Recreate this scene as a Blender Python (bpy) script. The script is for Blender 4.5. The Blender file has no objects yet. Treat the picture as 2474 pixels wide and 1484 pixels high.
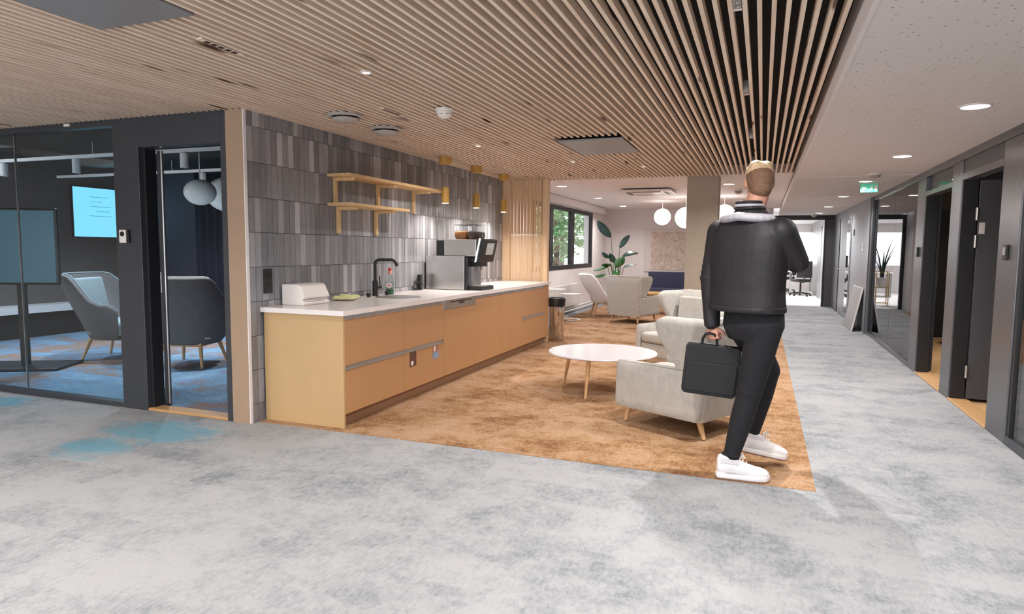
import bpy, math, random
from mathutils import Vector, Matrix
random.seed(7)
SC = bpy.context.scene
COL = SC.collection
PI = math.pi

# ------------------------------------------------------------------ camera
EYE = Vector((0, 0, 1.33))
FOCAL = 1590.0                      # pixels for a 2474 px wide frame
cam_data = bpy.data.cameras.new('camera')
cam_data.sensor_width = 36.0
cam_data.lens = FOCAL / 2474 * 36.0
cam_data.clip_start = 0.02
cam = bpy.data.objects.new('camera', cam_data)
COL.objects.link(cam)
yd = Vector((606.0, -134.0, FOCAL)).normalized()
zu = yd.cross(Vector((1, 0.0088, 0))).normalized()
if zu.y > 0: zu = -zu
xr = yd.cross(zu)
RW = Matrix((xr, yd, zu))           # rows: world axes seen in the camera frame (x right, y down, z forward)
cx, cy, cz = RW.col[0].copy(), RW.col[1].copy(), RW.col[2].copy()
cam.matrix_world = Matrix(((cx.x, -cy.x, -cz.x, EYE.x), (cx.y, -cy.y, -cz.y, EYE.y), (cx.z, -cy.z, -cz.z, EYE.z), (0, 0, 0, 1)))
SC.camera = cam

# ------------------------------------------------------------------ world, exposure
SC.view_settings.view_transform = 'Standard'
SC.view_settings.look = 'None'
SC.view_settings.gamma = 1.0
SC.view_settings.exposure = 0.45
SC.view_settings.use_curve_mapping = False
world = bpy.data.worlds.new('daylight')
SC.world = world
world.use_nodes = True
bg = world.node_tree.nodes['Background']
bg.inputs[0].default_value = (0.93, 0.96, 1.0, 1)
bg.inputs[1].default_value = 2.8
SC.cycles.max_bounces = 7
SC.cycles.diffuse_bounces = 3
SC.cycles.glossy_bounces = 3
SC.cycles.adaptive_threshold = 0.1
SC.cycles.transparent_max_bounces = 12
SC.cycles.caustics_reflective = False
SC.cycles.caustics_refractive = False
SC.cycles.sample_clamp_indirect = 6.0

DOWN = 0.8          # overall lamp level
def lamp(name, loc, power, size=0.15, color=(1, 0.97, 0.94), target=None, spread=150, parent=None):
    L = bpy.data.lights.new(name, 'AREA')
    L.shape = 'DISK'; L.size = size; L.energy = power * DOWN; L.color = color
    L.spread = math.radians(spread)
    o = bpy.data.objects.new(name, L); COL.objects.link(o)
    o.location = loc
    if target is not None:
        o.rotation_euler = (Vector(target) - Vector(loc)).to_track_quat('-Z', 'Y').to_euler()
    if parent: o.parent = parent
    return o

# ------------------------------------------------------------------ materials
def srgb(r, g, b):
    f = lambda c: (c / 255 / 12.92) if c / 255 <= 0.04045 else ((c / 255 + 0.055) / 1.055) ** 2.4
    return (f(r), f(g), f(b), 1)
MATS = {}
def nodes_of(name):
    m = bpy.data.materials.new(name); m.use_nodes = True
    nt = m.node_tree; b = nt.nodes['Principled BSDF']
    MATS[name] = m
    return m, nt, b
def N(nt, kind, **kw):
    n = nt.nodes.new(kind)
    for k, v in kw.items():
        if k in n.inputs: n.inputs[k].default_value = v
        else: setattr(n, k, v)
    return n
def ramp(nt, fac, stops):
    r = N(nt, 'ShaderNodeValToRGB')
    cr = r.color_ramp
    while len(cr.elements) < len(stops): cr.elements.new(0.5)
    for e, (p, c) in zip(cr.elements, stops): e.position = p; e.color = c
    nt.links.new(fac, r.inputs[0])
    return r
def coords(nt, kind='Object', scale=(1, 1, 1)):
    t = N(nt, 'ShaderNodeTexCoord'); mp = N(nt, 'ShaderNodeMapping')
    mp.inputs['Scale'].default_value = scale
    nt.links.new(t.outputs[kind], mp.inputs[0])
    return mp.outputs[0]
def worldpos(nt, scale=(1, 1, 1)):
    t = N(nt, 'ShaderNodeNewGeometry'); mp = N(nt, 'ShaderNodeMapping')
    mp.inputs['Scale'].default_value = scale
    nt.links.new(t.outputs['Position'], mp.inputs[0])
    return mp.outputs[0]
def plain(name, col, rough=0.5, metal=0.0, vary=0.05, scale=12, bump=0.0, bscale=200, emis=None, coat=0.0, spec=None):
    m, nt, b = nodes_of(name)
    c = srgb(*col)
    v = coords(nt)
    nz = N(nt, 'ShaderNodeTexNoise', Scale=scale, Detail=4.0)
    nt.links.new(v, nz.inputs['Vector'])
    lo = tuple(max(0, x * (1 - vary)) for x in c[:3]) + (1,); hi = tuple(min(1, x * (1 + vary)) for x in c[:3]) + (1,)
    r = ramp(nt, nz.outputs['Fac'], [(0.3, lo), (0.7, hi)])
    nt.links.new(r.outputs[0], b.inputs['Base Color'])
    b.inputs['Roughness'].default_value = rough; b.inputs['Metallic'].default_value = metal
    if spec is not None: b.inputs['Specular IOR Level'].default_value = spec
    if coat: b.inputs['Coat Weight'].default_value = coat; b.inputs['Coat Roughness'].default_value = 0.05
    if bump:
        n2 = N(nt, 'ShaderNodeTexNoise', Scale=bscale, Detail=3.0); nt.links.new(v, n2.inputs['Vector'])
        bp = N(nt, 'ShaderNodeBump', Strength=bump, Distance=0.01); nt.links.new(n2.outputs['Fac'], bp.inputs['Height'])
        nt.links.new(bp.outputs[0], b.inputs['Normal'])
    if emis:
        b.inputs['Emission Color'].default_value = srgb(*emis[0]); b.inputs['Emission Strength'].default_value = emis[1]
    return m
def wood(name, base, dark, rough=0.5, along='Y', knots=0.0, dens=1.0, contrast=1.0):
    m, nt, b = nodes_of(name)
    g = N(nt, 'ShaderNodeNewGeometry'); oi = N(nt, 'ShaderNodeObjectInfo')
    off = N(nt, 'ShaderNodeVectorMath', operation='SCALE'); off.inputs[0].default_value = (3.1, 17.7, 5.3)
    nt.links.new(oi.outputs['Random'], off.inputs['Scale'])
    add = N(nt, 'ShaderNodeVectorMath', operation='ADD')
    nt.links.new(g.outputs['Position'], add.inputs[0]); nt.links.new(off.outputs[0], add.inputs[1])
    s = {'X': (1.2, 26, 26), 'Y': (26, 1.2, 26), 'Z': (26, 26, 1.2)}[along]
    mp = N(nt, 'ShaderNodeMapping'); mp.inputs['Scale'].default_value = s
    nt.links.new(add.outputs[0], mp.inputs[0])
    nz = N(nt, 'ShaderNodeTexNoise', Scale=1.6, Detail=5.0, Roughness=0.6); nt.links.new(mp.outputs[0], nz.inputs['Vector'])
    r = ramp(nt, nz.outputs['Fac'], [(0.3, srgb(*dark)), (0.62, srgb(*base))])
    col = r.outputs[0]
    mx = N(nt, 'ShaderNodeMix', data_type='RGBA'); mx.inputs[0].default_value = 0.16
    rr = ramp(nt, oi.outputs['Random'], [(0, srgb(*[min(255, int(c * 1.08)) for c in base])), (1, srgb(*dark))])
    nt.links.new(col, mx.inputs[6]); nt.links.new(rr.outputs[0], mx.inputs[7]); col = mx.outputs[2]
    if knots:
        mk = N(nt, 'ShaderNodeMapping'); mk.inputs['Scale'].default_value = tuple((9 if i != 'XYZ'.index(along) else 2.2 * dens) for i in range(3))
        nt.links.new(add.outputs[0], mk.inputs[0])
        vo = N(nt, 'ShaderNodeTexVoronoi', Scale=1.0); nt.links.new(mk.outputs[0], vo.inputs['Vector'])
        kr = ramp(nt, vo.outputs['Distance'], [(knots * 0.55, (1, 1, 1, 1)), (knots, (0, 0, 0, 1))])
        m2 = N(nt, 'ShaderNodeMix', data_type='RGBA'); nt.links.new(kr.outputs[0], m2.inputs[0])
        nt.links.new(col, m2.inputs[6]); m2.inputs[7].default_value = srgb(92, 60, 42); col = m2.outputs[2]
    nt.links.new(col, b.inputs['Base Color']); b.inputs['Roughness'].default_value = rough
    return m
def glass(name, tint=(0.92, 0.95, 0.96), ior=1.5, rough=0.0):
    m = bpy.data.materials.new(name); m.use_nodes = True; MATS[name] = m
    nt = m.node_tree; nt.nodes.clear()
    out = N(nt, 'ShaderNodeOutputMaterial'); tr = N(nt, 'ShaderNodeBsdfTransparent'); gl = N(nt, 'ShaderNodeBsdfGlossy')
    tr.inputs[0].default_value = (*tint, 1); gl.inputs['Roughness'].default_value = rough
    ge_ = N(nt, 'ShaderNodeNewGeometry'); io = N(nt, 'ShaderNodeMix', data_type='FLOAT'); io.inputs[2].default_value = ior; io.inputs[3].default_value = 1 / ior
    nt.links.new(ge_.outputs['Backfacing'], io.inputs[0])
    fr = N(nt, 'ShaderNodeFresnel'); nt.links.new(io.outputs[0], fr.inputs['IOR']); mx = N(nt, 'ShaderNodeMixShader')
    nt.links.new(fr.outputs[0], mx.inputs[0]); nt.links.new(tr.outputs[0], mx.inputs[1]); nt.links.new(gl.outputs[0], mx.inputs[2])
    nt.links.new(mx.outputs[0], out.inputs[0])
    return m
def carpet(name, stops, scale=2.4, stretch=(1, 1, 1), tint=None, patches=None):
    m, nt, b = nodes_of(name)
    v = worldpos(nt, stretch)
    n1 = N(nt, 'ShaderNodeTexNoise', Scale=scale, Detail=10.0, Roughness=0.8, Distortion=0.1); nt.links.new(v, n1.inputs['Vector'])
    n3 = N(nt, 'ShaderNodeTexNoise', Scale=0.3 * scale, Detail=3.0, Roughness=0.5); nt.links.new(v, n3.inputs['Vector'])
    n4 = N(nt, 'ShaderNodeTexNoise', Scale=34.0, Detail=4.0, Roughness=0.7); nt.links.new(worldpos(nt, (1.5, 0.6, 1)), n4.inputs['Vector'])
    mixa = N(nt, 'ShaderNodeMix', data_type='FLOAT'); mixa.inputs[0].default_value = 0.34
    nt.links.new(n1.outputs['Fac'], mixa.inputs[2]); nt.links.new(n4.outputs['Fac'], mixa.inputs[3])
    mixn = N(nt, 'ShaderNodeMix', data_type='FLOAT'); mixn.inputs[0].default_value = 0.3
    nt.links.new(mixa.outputs[0], mixn.inputs[2]); nt.links.new(n3.outputs['Fac'], mixn.inputs[3])
    # square carpet tiles: each tile shifts the tone a little
    br = N(nt, 'ShaderNodeTexBrick', Scale=1.0); br.offset = 0.5
    br.inputs['Brick Width'].default_value = 1.0; br.inputs['Row Height'].default_value = 0.25; br.inputs['Mortar Size'].default_value = 0.0
    br.inputs['Color1'].default_value = (0, 0, 0, 1); br.inputs['Color2'].default_value = (1, 1, 1, 1)
    wp = worldpos(nt, (1, 1, 0)); nt.links.new(wp, br.inputs['Vector'])
    ad = N(nt, 'ShaderNodeMath', operation='MULTIPLY_ADD'); ad.inputs[1].default_value = 0.05
    nt.links.new(br.outputs['Color'], ad.inputs[0]); nt.links.new(mixn.outputs[0], ad.inputs[2])
    r = ramp(nt, ad.outputs[0], stops)
    col = r.outputs[0]
    if patches:
        nb = N(nt, 'ShaderNodeTexNoise', Scale=3.2, Detail=8.0, Roughness=0.75); nt.links.new(worldpos(nt, (1, 2.2, 1)), nb.inputs['Vector'])
        tot = None
        for (px, py, rx, ry) in patches:
            g = N(nt, 'ShaderNodeNewGeometry'); sb = N(nt, 'ShaderNodeVectorMath', operation='SUBTRACT'); sb.inputs[1].default_value = (px, py, 0)
            nt.links.new(g.outputs['Position'], sb.inputs[0])
            ml = N(nt, 'ShaderNodeVectorMath', operation='MULTIPLY'); ml.inputs[1].default_value = (1 / rx, 1 / ry, 0); nt.links.new(sb.outputs[0], ml.inputs[0])
            ln = N(nt, 'ShaderNodeVectorMath', operation='LENGTH'); nt.links.new(ml.outputs[0], ln.inputs[0])
            s1 = N(nt, 'ShaderNodeMath', operation='SUBTRACT'); s1.use_clamp = True; s1.inputs[0].default_value = 1.0; nt.links.new(ln.outputs['Value'], s1.inputs[1])
            if tot is None: tot = s1.outputs[0]
            else:
                mxx = N(nt, 'ShaderNodeMath', operation='MAXIMUM'); nt.links.new(tot, mxx.inputs[0]); nt.links.new(s1.outputs[0], mxx.inputs[1]); tot = mxx.outputs[0]
        a2 = N(nt, 'ShaderNodeMath', operation='MULTIPLY_ADD'); a2.inputs[1].default_value = 0.55; nt.links.new(tot, a2.inputs[0]); nt.links.new(nb.outputs['Fac'], a2.inputs[2])
        mr = ramp(nt, a2.outputs[0], [(0.66, (0, 0, 0, 1)), (0.86, (1, 1, 1, 1))])
        sm = N(nt, 'ShaderNodeMath', operation='MULTIPLY'); sm.inputs[1].default_value = 0.75; nt.links.new(mr.outputs[0], sm.inputs[0])
        gt = N(nt, 'ShaderNodeMath', operation='GREATER_THAN'); gt.inputs[1].default_value = 0.001; nt.links.new(tot, gt.inputs[0])
        s2 = N(nt, 'ShaderNodeMath', operation='MULTIPLY'); nt.links.new(sm.outputs[0], s2.inputs[0]); nt.links.new(gt.outputs[0], s2.inputs[1])
        m3 = N(nt, 'ShaderNodeMix', data_type='RGBA'); nt.links.new(s2.outputs[0], m3.inputs[0]); nt.links.new(col, m3.inputs[6]); m3.inputs[7].default_value = srgb(*tint); col = m3.outputs[2]
    nt.links.new(col, b.inputs['Base Color'])
    b.inputs['Roughness'].default_value = 0.95; b.inputs['Specular IOR Level'].default_value = 0.1
    n2 = N(nt, 'ShaderNodeTexNoise', Scale=160.0, Detail=2.0); nt.links.new(worldpos(nt, (1, 0.5, 1)), n2.inputs['Vector'])
    bp = N(nt, 'ShaderNodeBump', Strength=0.45, Distance=0.01); nt.links.new(n2.outputs['Fac'], bp.inputs['Height']); nt.links.new(bp.outputs[0], b.inputs['Normal'])
    return m

carpet('grey_carpet', [(0.43, srgb(124, 127, 131)), (0.475, srgb(141, 143, 146)), (0.515, srgb(152, 153, 156)), (0.57, srgb(162, 162, 164))], scale=6.0, stretch=(1.0, 1.0, 1),
       tint=(96, 152, 172), patches=[(-4.0, 3.45, 0.75, 0.45), (-4.1, 3.0, 0.45, 0.3), (-6.0, 3.6, 0.5, 0.3)])
carpet('brown_carpet', [(0.43, srgb(122, 86, 62)), (0.47, srgb(144, 106, 76)), (0.505, srgb(154, 120, 86)), (0.535, srgb(168, 132, 102)), (0.59, srgb(176, 144, 116))], scale=6.5, stretch=(1, 1.0, 1))
carpet('cool_lit_carpet', [(0.44, srgb(150, 112, 92)), (0.50, srgb(138, 124, 122)), (0.53, srgb(112, 142, 172)), (0.60, srgb(136, 164, 186))], scale=1.5)  # the blue tones carry the room's cool light in the colour
carpet('tan_carpet', [(0.35, srgb(170, 132, 92)), (0.6, srgb(200, 162, 118))], scale=2.0)
carpet('white_carpet', [(0.35, srgb(215, 212, 208)), (0.6, srgb(232, 230, 228))], scale=2.0)
wood('slat_wood', (246, 226, 206), (222, 194, 170), rough=0.55, along='Y', knots=0.16, dens=0.55)
wood('screen_wood', (226, 196, 162), (206, 170, 132), rough=0.45, along='Z')
wood('shelf_wood', (226, 192, 144), (206, 164, 112), rough=0.5, along='Y')
wood('bracket_wood', (226, 194, 146), (208, 168, 116), rough=0.5, along='Z')
wood('leg_wood', (214, 172, 126), (190, 144, 98), rough=0.45, along='Z')
wood('threshold_wood', (206, 164, 116), (182, 136, 90), rough=0.4, along='X')
wood('table_wood', (206, 160, 92), (180, 130, 66), rough=0.4, along='X')
plain('plenum_black', (20, 17, 17), 0.9)
plain('white_paint', (232, 226, 226), 0.75, vary=0.02)
plain('lounge_white', (236, 228, 228), 0.7, vary=0.02)
plain('metal_trim', (150, 148, 148), 0.4, 0.3)
plain('dark_metal', (66, 68, 74), 0.35, 0.25, vary=0.03)
plain('right_metal', (104, 104, 108), 0.3, 0.55, vary=0.03)
plain('frame_black', (34, 34, 38), 0.45)
plain('door_grey', (74, 73, 78), 0.5, vary=0.03)
plain('grey_wall', (132, 133, 138), 0.42, vary=0.03)
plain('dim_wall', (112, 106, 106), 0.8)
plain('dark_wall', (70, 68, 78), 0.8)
plain('beige_pillar', (172, 158, 142), 0.6, vary=0.03)
plain('tan_post', (168, 140, 116), 0.55, vary=0.03)
plain('ochre', (186, 140, 98), 0.42, vary=0.02, scale=5)
plain('ochre_lit', (196, 162, 116), 0.42, vary=0.03, scale=4)  # same laminate as the fronts, lightened for the light on the end face
plain('plinth', (150, 116, 92), 0.35, 0.4)
plain('worktop', (236, 228, 226), 0.22, vary=0.015, scale=60)
plain('aluminium', (190, 190, 192), 0.3, 0.9)
plain('steel', (196, 192, 188), 0.3, 1.0, vary=0.04)
plain('chrome', (205, 200, 198), 0.08, 1.0)
plain('panel_steel', (200, 198, 196), 0.2, 0.8, vary=0.03)
plain('black_plastic', (26, 25, 27), 0.35)
plain('black_matte', (30, 29, 31), 0.5, bump=0.1)
plain('white_plastic', (236, 230, 226), 0.35, vary=0.02)
plain('grey_plastic', (150, 150, 150), 0.5)
plain('vent_grey', (170, 164, 158), 0.55)
plain('brass_paint', (196, 152, 74), 0.4, vary=0.03)
plain('cloth_yellow', (226, 226, 168), 0.9, bump=0.3)
plain('red_plastic', (214, 66, 56), 0.35)
plain('pink_plastic', (226, 160, 150), 0.35)
plain('soap_green', (44, 96, 66), 0.3)
plain('label_white', (232, 228, 224), 0.5)
plain('beans', (150, 92, 44), 0.6, vary=0.5, scale=90, bump=0.8, bscale=90)
plain('dark_beans', (52, 34, 30), 0.5, vary=0.5, scale=90, bump=0.8, bscale=90)
plain('sofa_fabric', (190, 186, 179), 0.95, vary=0.09, scale=22, bump=0.35, bscale=320, spec=0.1)
plain('piping', (226, 222, 216), 0.8)
plain('shell_fabric', (222, 214, 212), 0.9, vary=0.04, bump=0.2)
plain('grey_fabric', (118, 112, 112), 0.95, vary=0.06, scale=30, bump=0.3, bscale=300, spec=0.1)
plain('light_fabric', (150, 160, 164), 0.95, vary=0.05, bump=0.2)
plain('navy_fabric', (66, 68, 92), 0.9, vary=0.06, bump=0.2)
plain('table_white', (226, 219, 223), 0.18, vary=0.01)
plain('thin_white', (236, 232, 230), 0.4)
plain('leaf_green', (58, 104, 50), 0.4, vary=0.25, scale=8)
plain('leaf_dark', (40, 66, 58), 0.4, vary=0.2, scale=8)
plain('stem_green', (92, 112, 74), 0.5)
plain('pot', (196, 190, 186), 0.6)
plain('skin', (206, 150, 128), 0.5, vary=0.06, scale=20)
plain('jacket_black', (31, 29, 33), 0.6, vary=0.12, scale=9, bump=0.5, bscale=11)
plain('trouser_black', (22, 21, 26), 0.85, vary=0.1, scale=20, bump=0.2, bscale=24)
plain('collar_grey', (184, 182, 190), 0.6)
plain('bag_black', (18, 16, 20), 0.6, bump=0.1)
plain('shoe_white', (240, 236, 236), 0.5, vary=0.02)
plain('shoe_shade', (222, 218, 222), 0.6)
plain('sole_gum', (120, 86, 70), 0.7)
plain('hair_blond', (214, 184, 150), 0.55, vary=0.25, scale=40, bump=0.6, bscale=70)
plain('hair_dark', (124, 92, 72), 0.65, vary=0.2, scale=60, bump=0.5, bscale=120)
plain('exit_green', (60, 168, 132), 0.4, emis=((60, 168, 132), 0.35))
plain('lamp_glow', (255, 252, 246), 0.4, emis=((255, 248, 240), 9.0))
plain('pin_glow', (255, 250, 240), 0.4, emis=((255, 244, 230), 1.5))
plain('globe_glow', (255, 252, 250), 0.4, emis=((255, 246, 240), 3.2))
plain('globe_off', (236, 240, 240), 0.35)
plain('cyan_screen', (120, 206, 226), 0.3, emis=((132, 212, 232), 1.0))
plain('screen_line', (70, 150, 180), 0.4, emis=((84, 164, 192), 0.7))
plain('reflected_teal', (28, 74, 88), 0.25, emis=((30, 84, 100), 0.35))  # teal reflection on the dark screen, put into colour and glow
plain('machine_light', (230, 255, 240), 0.3, emis=((224, 255, 240), 2.2))
plain('ui_grey', (150, 152, 152), 0.3, emis=((150, 152, 152), 0.35))
plain('art_frame', (226, 216, 212), 0.7)
plain('sticker_brown', (96, 64, 52), 0.5, vary=0.35, scale=60)
plain('sticker_blue', (140, 158, 184), 0.5, vary=0.3, scale=60)
plain('sticker_red', (168, 112, 98), 0.5, vary=0.4, scale=60)
plain('curtain', (50, 50, 60), 0.85, vary=0.1)
plain('trunk', (96, 80, 66), 0.9)
plain('facade', (190, 194, 198), 0.8)
plain('gold', (196, 164, 92), 0.3, 0.9)
plain('foliage', (120, 156, 104), 0.7, vary=0.35, scale=6)
plain('outside_ground', (150, 156, 150), 0.9)
glass('clear_glass', (0.93, 0.95, 0.96), 1.5)
glass('room_glass', (0.86, 0.92, 0.95), 1.42)
glass('dark_glass', (0.24, 0.25, 0.27), 1.9)
glass('bottle_plastic', (0.88, 0.92, 0.92), 1.4)
# perforated plaster for the corridor ceiling
m, nt, b = nodes_of('plaster')
vo = N(nt, 'ShaderNodeTexVoronoi', Scale=26.0); nt.links.new(worldpos(nt), vo.inputs['Vector'])
r = ramp(nt, vo.outputs['Distance'], [(0.10, srgb(150, 146, 145)), (0.17, srgb(226, 220, 219))]); nt.links.new(r.outputs[0], b.inputs['Base Color'])
b.inputs['Roughness'].default_value = 0.85
# glazed grey tiles
m, nt, b = nodes_of('tile')
oi = N(nt, 'ShaderNodeObjectInfo'); ge = N(nt, 'ShaderNodeNewGeometry')
ad = N(nt, 'ShaderNodeMath', operation='ADD'); nt.links.new(oi.outputs['Random'], ad.inputs[0]); nt.links.new(ge.outputs['Random Per Island'], ad.inputs[1])
fr = N(nt, 'ShaderNodeMath', operation='FRACT'); nt.links.new(ad.outputs[0], fr.inputs[0])
r = ramp(nt, fr.outputs[0], [(0.0, srgb(122, 122, 127)), (0.35, srgb(136, 135, 140)), (0.7, srgb(148, 147, 151)), (0.86, srgb(166, 165, 169)), (0.96, srgb(186, 184, 189))])
nz = N(nt, 'ShaderNodeTexNoise', Scale=1.0, Detail=4.0); nt.links.new(worldpos(nt, (10, 60, 6)), nz.inputs['Vector'])
mx = N(nt, 'ShaderNodeMix', data_type='RGBA', blend_type='OVERLAY'); mx.inputs[0].default_value = 0.35
nt.links.new(r.outputs[0], mx.inputs[6]); nt.links.new(nz.outputs['Fac'], mx.inputs[7]); nt.links.new(mx.outputs[2], b.inputs['Base Color'])
b.inputs['Roughness'].default_value = 0.2
n2 = N(nt, 'ShaderNodeTexNoise', Scale=1.0, Detail=2.0); nt.links.new(worldpos(nt, (4, 22, 5)), n2.inputs['Vector'])
bp = N(nt, 'ShaderNodeBump', Strength=0.25, Distance=0.02); nt.links.new(n2.outputs['Fac'], bp.inputs['Height']); nt.links.new(bp.outputs[0], b.inputs['Normal'])
plain('grout', (92, 91, 94), 0.9)
# abstract relief picture
m, nt, b = nodes_of('artwork')
nz = N(nt, 'ShaderNodeTexNoise', Scale=5.0, Detail=8.0, Roughness=0.7, Distortion=2.5); nt.links.new(coords(nt), nz.inputs['Vector'])
r = ramp(nt, nz.outputs['Fac'], [(0.35, srgb(190, 164, 148)), (0.5, srgb(214, 196, 182)), (0.62, srgb(226, 214, 204))]); nt.links.new(r.outputs[0], b.inputs['Base Color'])
b.inputs['Roughness'].default_value = 0.85
bp = N(nt, 'ShaderNodeBump', Strength=0.5, Distance=0.03); nt.links.new(nz.outputs['Fac'], bp.inputs['Height']); nt.links.new(bp.outputs[0], b.inputs['Normal'])

# ------------------------------------------------------------------ mesh helpers
def perp(d):
    d = d.normalized(); a = Vector((0, 0, 1)) if abs(d.z) < 0.9 else Vector((1, 0, 0))
    u = d.cross(a).normalized(); return u, d.cross(u).normalized()
class MB:
    def __init__(s): s.v = []; s.f = []
    def add(s, vs, fs):
        o = len(s.v); s.v += [tuple(x) for x in vs]; s.f += [tuple(i + o for i in f) for f in fs]; return s
    def box(s, a, b, M=None):
        (x0, y0, z0), (x1, y1, z1) = a, b
        vs = [Vector(p) for p in ((x0, y0, z0), (x1, y0, z0), (x1, y1, z0), (x0, y1, z0), (x0, y0, z1), (x1, y0, z1), (x1, y1, z1), (x0, y1, z1))]
        if M is not None: vs = [M @ p for p in vs]
        return s.add(vs, [(0, 3, 2, 1), (4, 5, 6, 7), (0, 1, 5, 4), (1, 2, 6, 5), (2, 3, 7, 6), (3, 0, 4, 7)])
    def loft(s, rings, cap=True, close=True):
        n = len(rings[0]); o = len(s.v)
        for r in rings: s.v += [tuple(p) for p in r]
        for i in range(len(rings) - 1):
            for j in range(n if close else n - 1):
                k = (j + 1) % n
                s.f.append((o + i * n + j, o + i * n + k, o + (i + 1) * n + k, o + (i + 1) * n + j))
        if cap:
            s.f.append(tuple(o + j for j in reversed(range(n)))); s.f.append(tuple(o + (len(rings) - 1) * n + j for j in range(n)))
        return s
    def cyl(s, p0, p1, r0, r1=None, n=20, cap=True):
        p0, p1 = Vector(p0), Vector(p1); r1 = r0 if r1 is None else r1
        u, w = perp(p1 - p0)
        ring = lambda p, r: [p + u * (r * math.cos(2 * PI * k / n)) + w * (r * math.sin(2 * PI * k / n)) for k in range(n)]
        return s.loft([ring(p0, r0), ring(p1, r1)], cap)
    def lathe(s, prof, c=(0, 0, 0), n=28, cap=True):
        c = Vector(c)
        return s.loft([[c + Vector((r * math.cos(2 * PI * k / n), r * math.sin(2 * PI * k / n), z)) for k in range(n)] for r, z in prof], cap)
    def tube(s, pts, r, n=10, radii=None):
        pts = [Vector(p) for p in pts]; rings = []
        u = None
        for i, p in enumerate(pts):
            d = (pts[min(i + 1, len(pts) - 1)] - pts[max(i - 1, 0)]).normalized()
            if u is None: u, w = perp(d)
            else: u = (u - d * u.dot(d)).normalized(); w = d.cross(u)
            rr = radii[i] if radii else r
            rings.append([p + u * (rr * math.cos(2 * PI * k / n)) + w * (rr * math.sin(2 * PI * k / n)) for k in range(n)])
        return s.loft(rings)
    def ball(s, c, r, M=None, nu=16, nv=10):
        c = Vector(c); r = (r, r, r) if isinstance(r, (int, float)) else r
        vs = []; fs = []
        for i in range(1, nv):
            t = PI * i / nv
            for j in range(nu):
                a = 2 * PI * j / nu; vs.append(Vector((r[0] * math.sin(t) * math.cos(a), r[1] * math.sin(t) * math.sin(a), r[2] * math.cos(t))))
        top = len(vs); vs.append(Vector((0, 0, r[2]))); bot = len(vs); vs.append(Vector((0, 0, -r[2])))
        for i in range(nv - 2):
            for j in range(nu): k = (j + 1) % nu; fs.append((i * nu + j, (i + 1) * nu + j, (i + 1) * nu + k, i * nu + k))
        for j in range(nu): k = (j + 1) % nu; fs.append((top, j, k)); fs.append((bot, (nv - 2) * nu + k, (nv - 2) * nu + j))
        if M is not None: vs = [M @ p for p in vs]
        return s.add([p + c for p in vs], fs)
    def limb(s, p0, p1, r0, r1, n=16):
        return s.cyl(p0, p1, r0, r1, n).ball(p0, r0 * 0.995, nu=n).ball(p1, r1 * 0.995, nu=n)
    def prism(s, poly, z0, z1, M=None):
        a = [Vector((x, y, z0)) for x, y in poly]; b = [Vector((x, y, z1)) for x, y in poly]
        if M is not None: a = [M @ p for p in a]; b = [M @ p for p in b]
        return s.loft([a, b])
def rrect(x0, x1, y0, y1, z, r, n=4):
    r = min(r, (x1 - x0) / 2 - 1e-4, (y1 - y0) / 2 - 1e-4); out = []
    for (cx_, cy_, a0) in ((x1 - r, y1 - r, 0), (x0 + r, y1 - r, 90), (x0 + r, y0 + r, 180), (x1 - r, y0 + r, 270)):
        for k in range(n + 1):
            a = math.radians(a0 + 90 * k / n); out.append(Vector((cx_ + r * math.cos(a), cy_ + r * math.sin(a), z)))
    return out
def cushion(x0, x1, y0, y1, z0, z1, r=0.03, er=0.03, crown=0.0):
    """soft box: rounded in plan and at its top and bottom edges"""
    mb = MB(); rings = []
    for k in range(5):
        a = PI / 2 * k / 4; i = er * (1 - math.sin(a)); rings.append(rrect(x0 + i, x1 - i, y0 + i, y1 - i, z0 + er * (1 - math.cos(a)), r))
    for k in range(5):
        a = PI / 2 * k / 4; i = er * (1 - math.cos(a)); rings.append(rrect(x0 + i, x1 - i, y0 + i, y1 - i, z1 - er * (1 - math.sin(a)), r))
    if crown: rings.append(rrect(x0 + er + (x1 - x0) * .2, x1 - er - (x1 - x0) * .2, y0 + er + (y1 - y0) * .2, y1 - er - (y1 - y0) * .2, z1 + crown, r))
    return mb.loft(rings)
def ob(name, mb, mat, parent=None, loc=None, rot=None, bevel=0.0, smooth=False, seg=2):
    me = bpy.data.meshes.new(name)
    me.from_pydata(mb.v, [], mb.f); me.update()
    me.materials.append(MATS[mat])
    if smooth:
        me.polygons.foreach_set('use_smooth', [True] * len(me.polygons))
        try: me.set_sharp_from_angle(angle=math.radians(smooth if smooth is not True else 50))
        except Exception: pass
    o = bpy.data.objects.new(name, me); COL.objects.link(o)
    if parent: o.parent = parent
    if loc is not None: o.location = loc
    if rot is not None: o.rotation_euler = rot
    if bevel:
        md = o.modifiers.new('bevel', 'BEVEL'); md.width = bevel; md.segments = seg; md.limit_method = 'ANGLE'; md.angle_limit = math.radians(40)
    return o
def tag(o, label, cat, group=None, kind=None):
    o['label'] = label; o['category'] = cat
    if group: o['group'] = group
    if kind: o['kind'] = kind
    return o
def thing(name, label, cat, loc=(0, 0, 0), rz=0.0, group=None, kind=None):
    o = bpy.data.objects.new(name, None); COL.objects.link(o); o.empty_display_size = 0.05
    o.location = loc; o.rotation_euler = (0, 0, rz)
    return tag(o, label, cat, group, kind)
def struct(name, mb, mat, label, cat, parent=None, **kw):
    o = ob(name, mb, mat, parent, **kw)
    if not parent: tag(o, label, cat, kind='structure')
    return o
def copy_tree(o, parent=None):
    c = o.copy(); COL.objects.link(c); c.parent = parent
    for ch in list(o.children): copy_tree(ch, c)
    return c
B = lambda a, b: MB().box(a, b)
BPY_UPD = lambda: bpy.context.view_layer.update()
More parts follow.
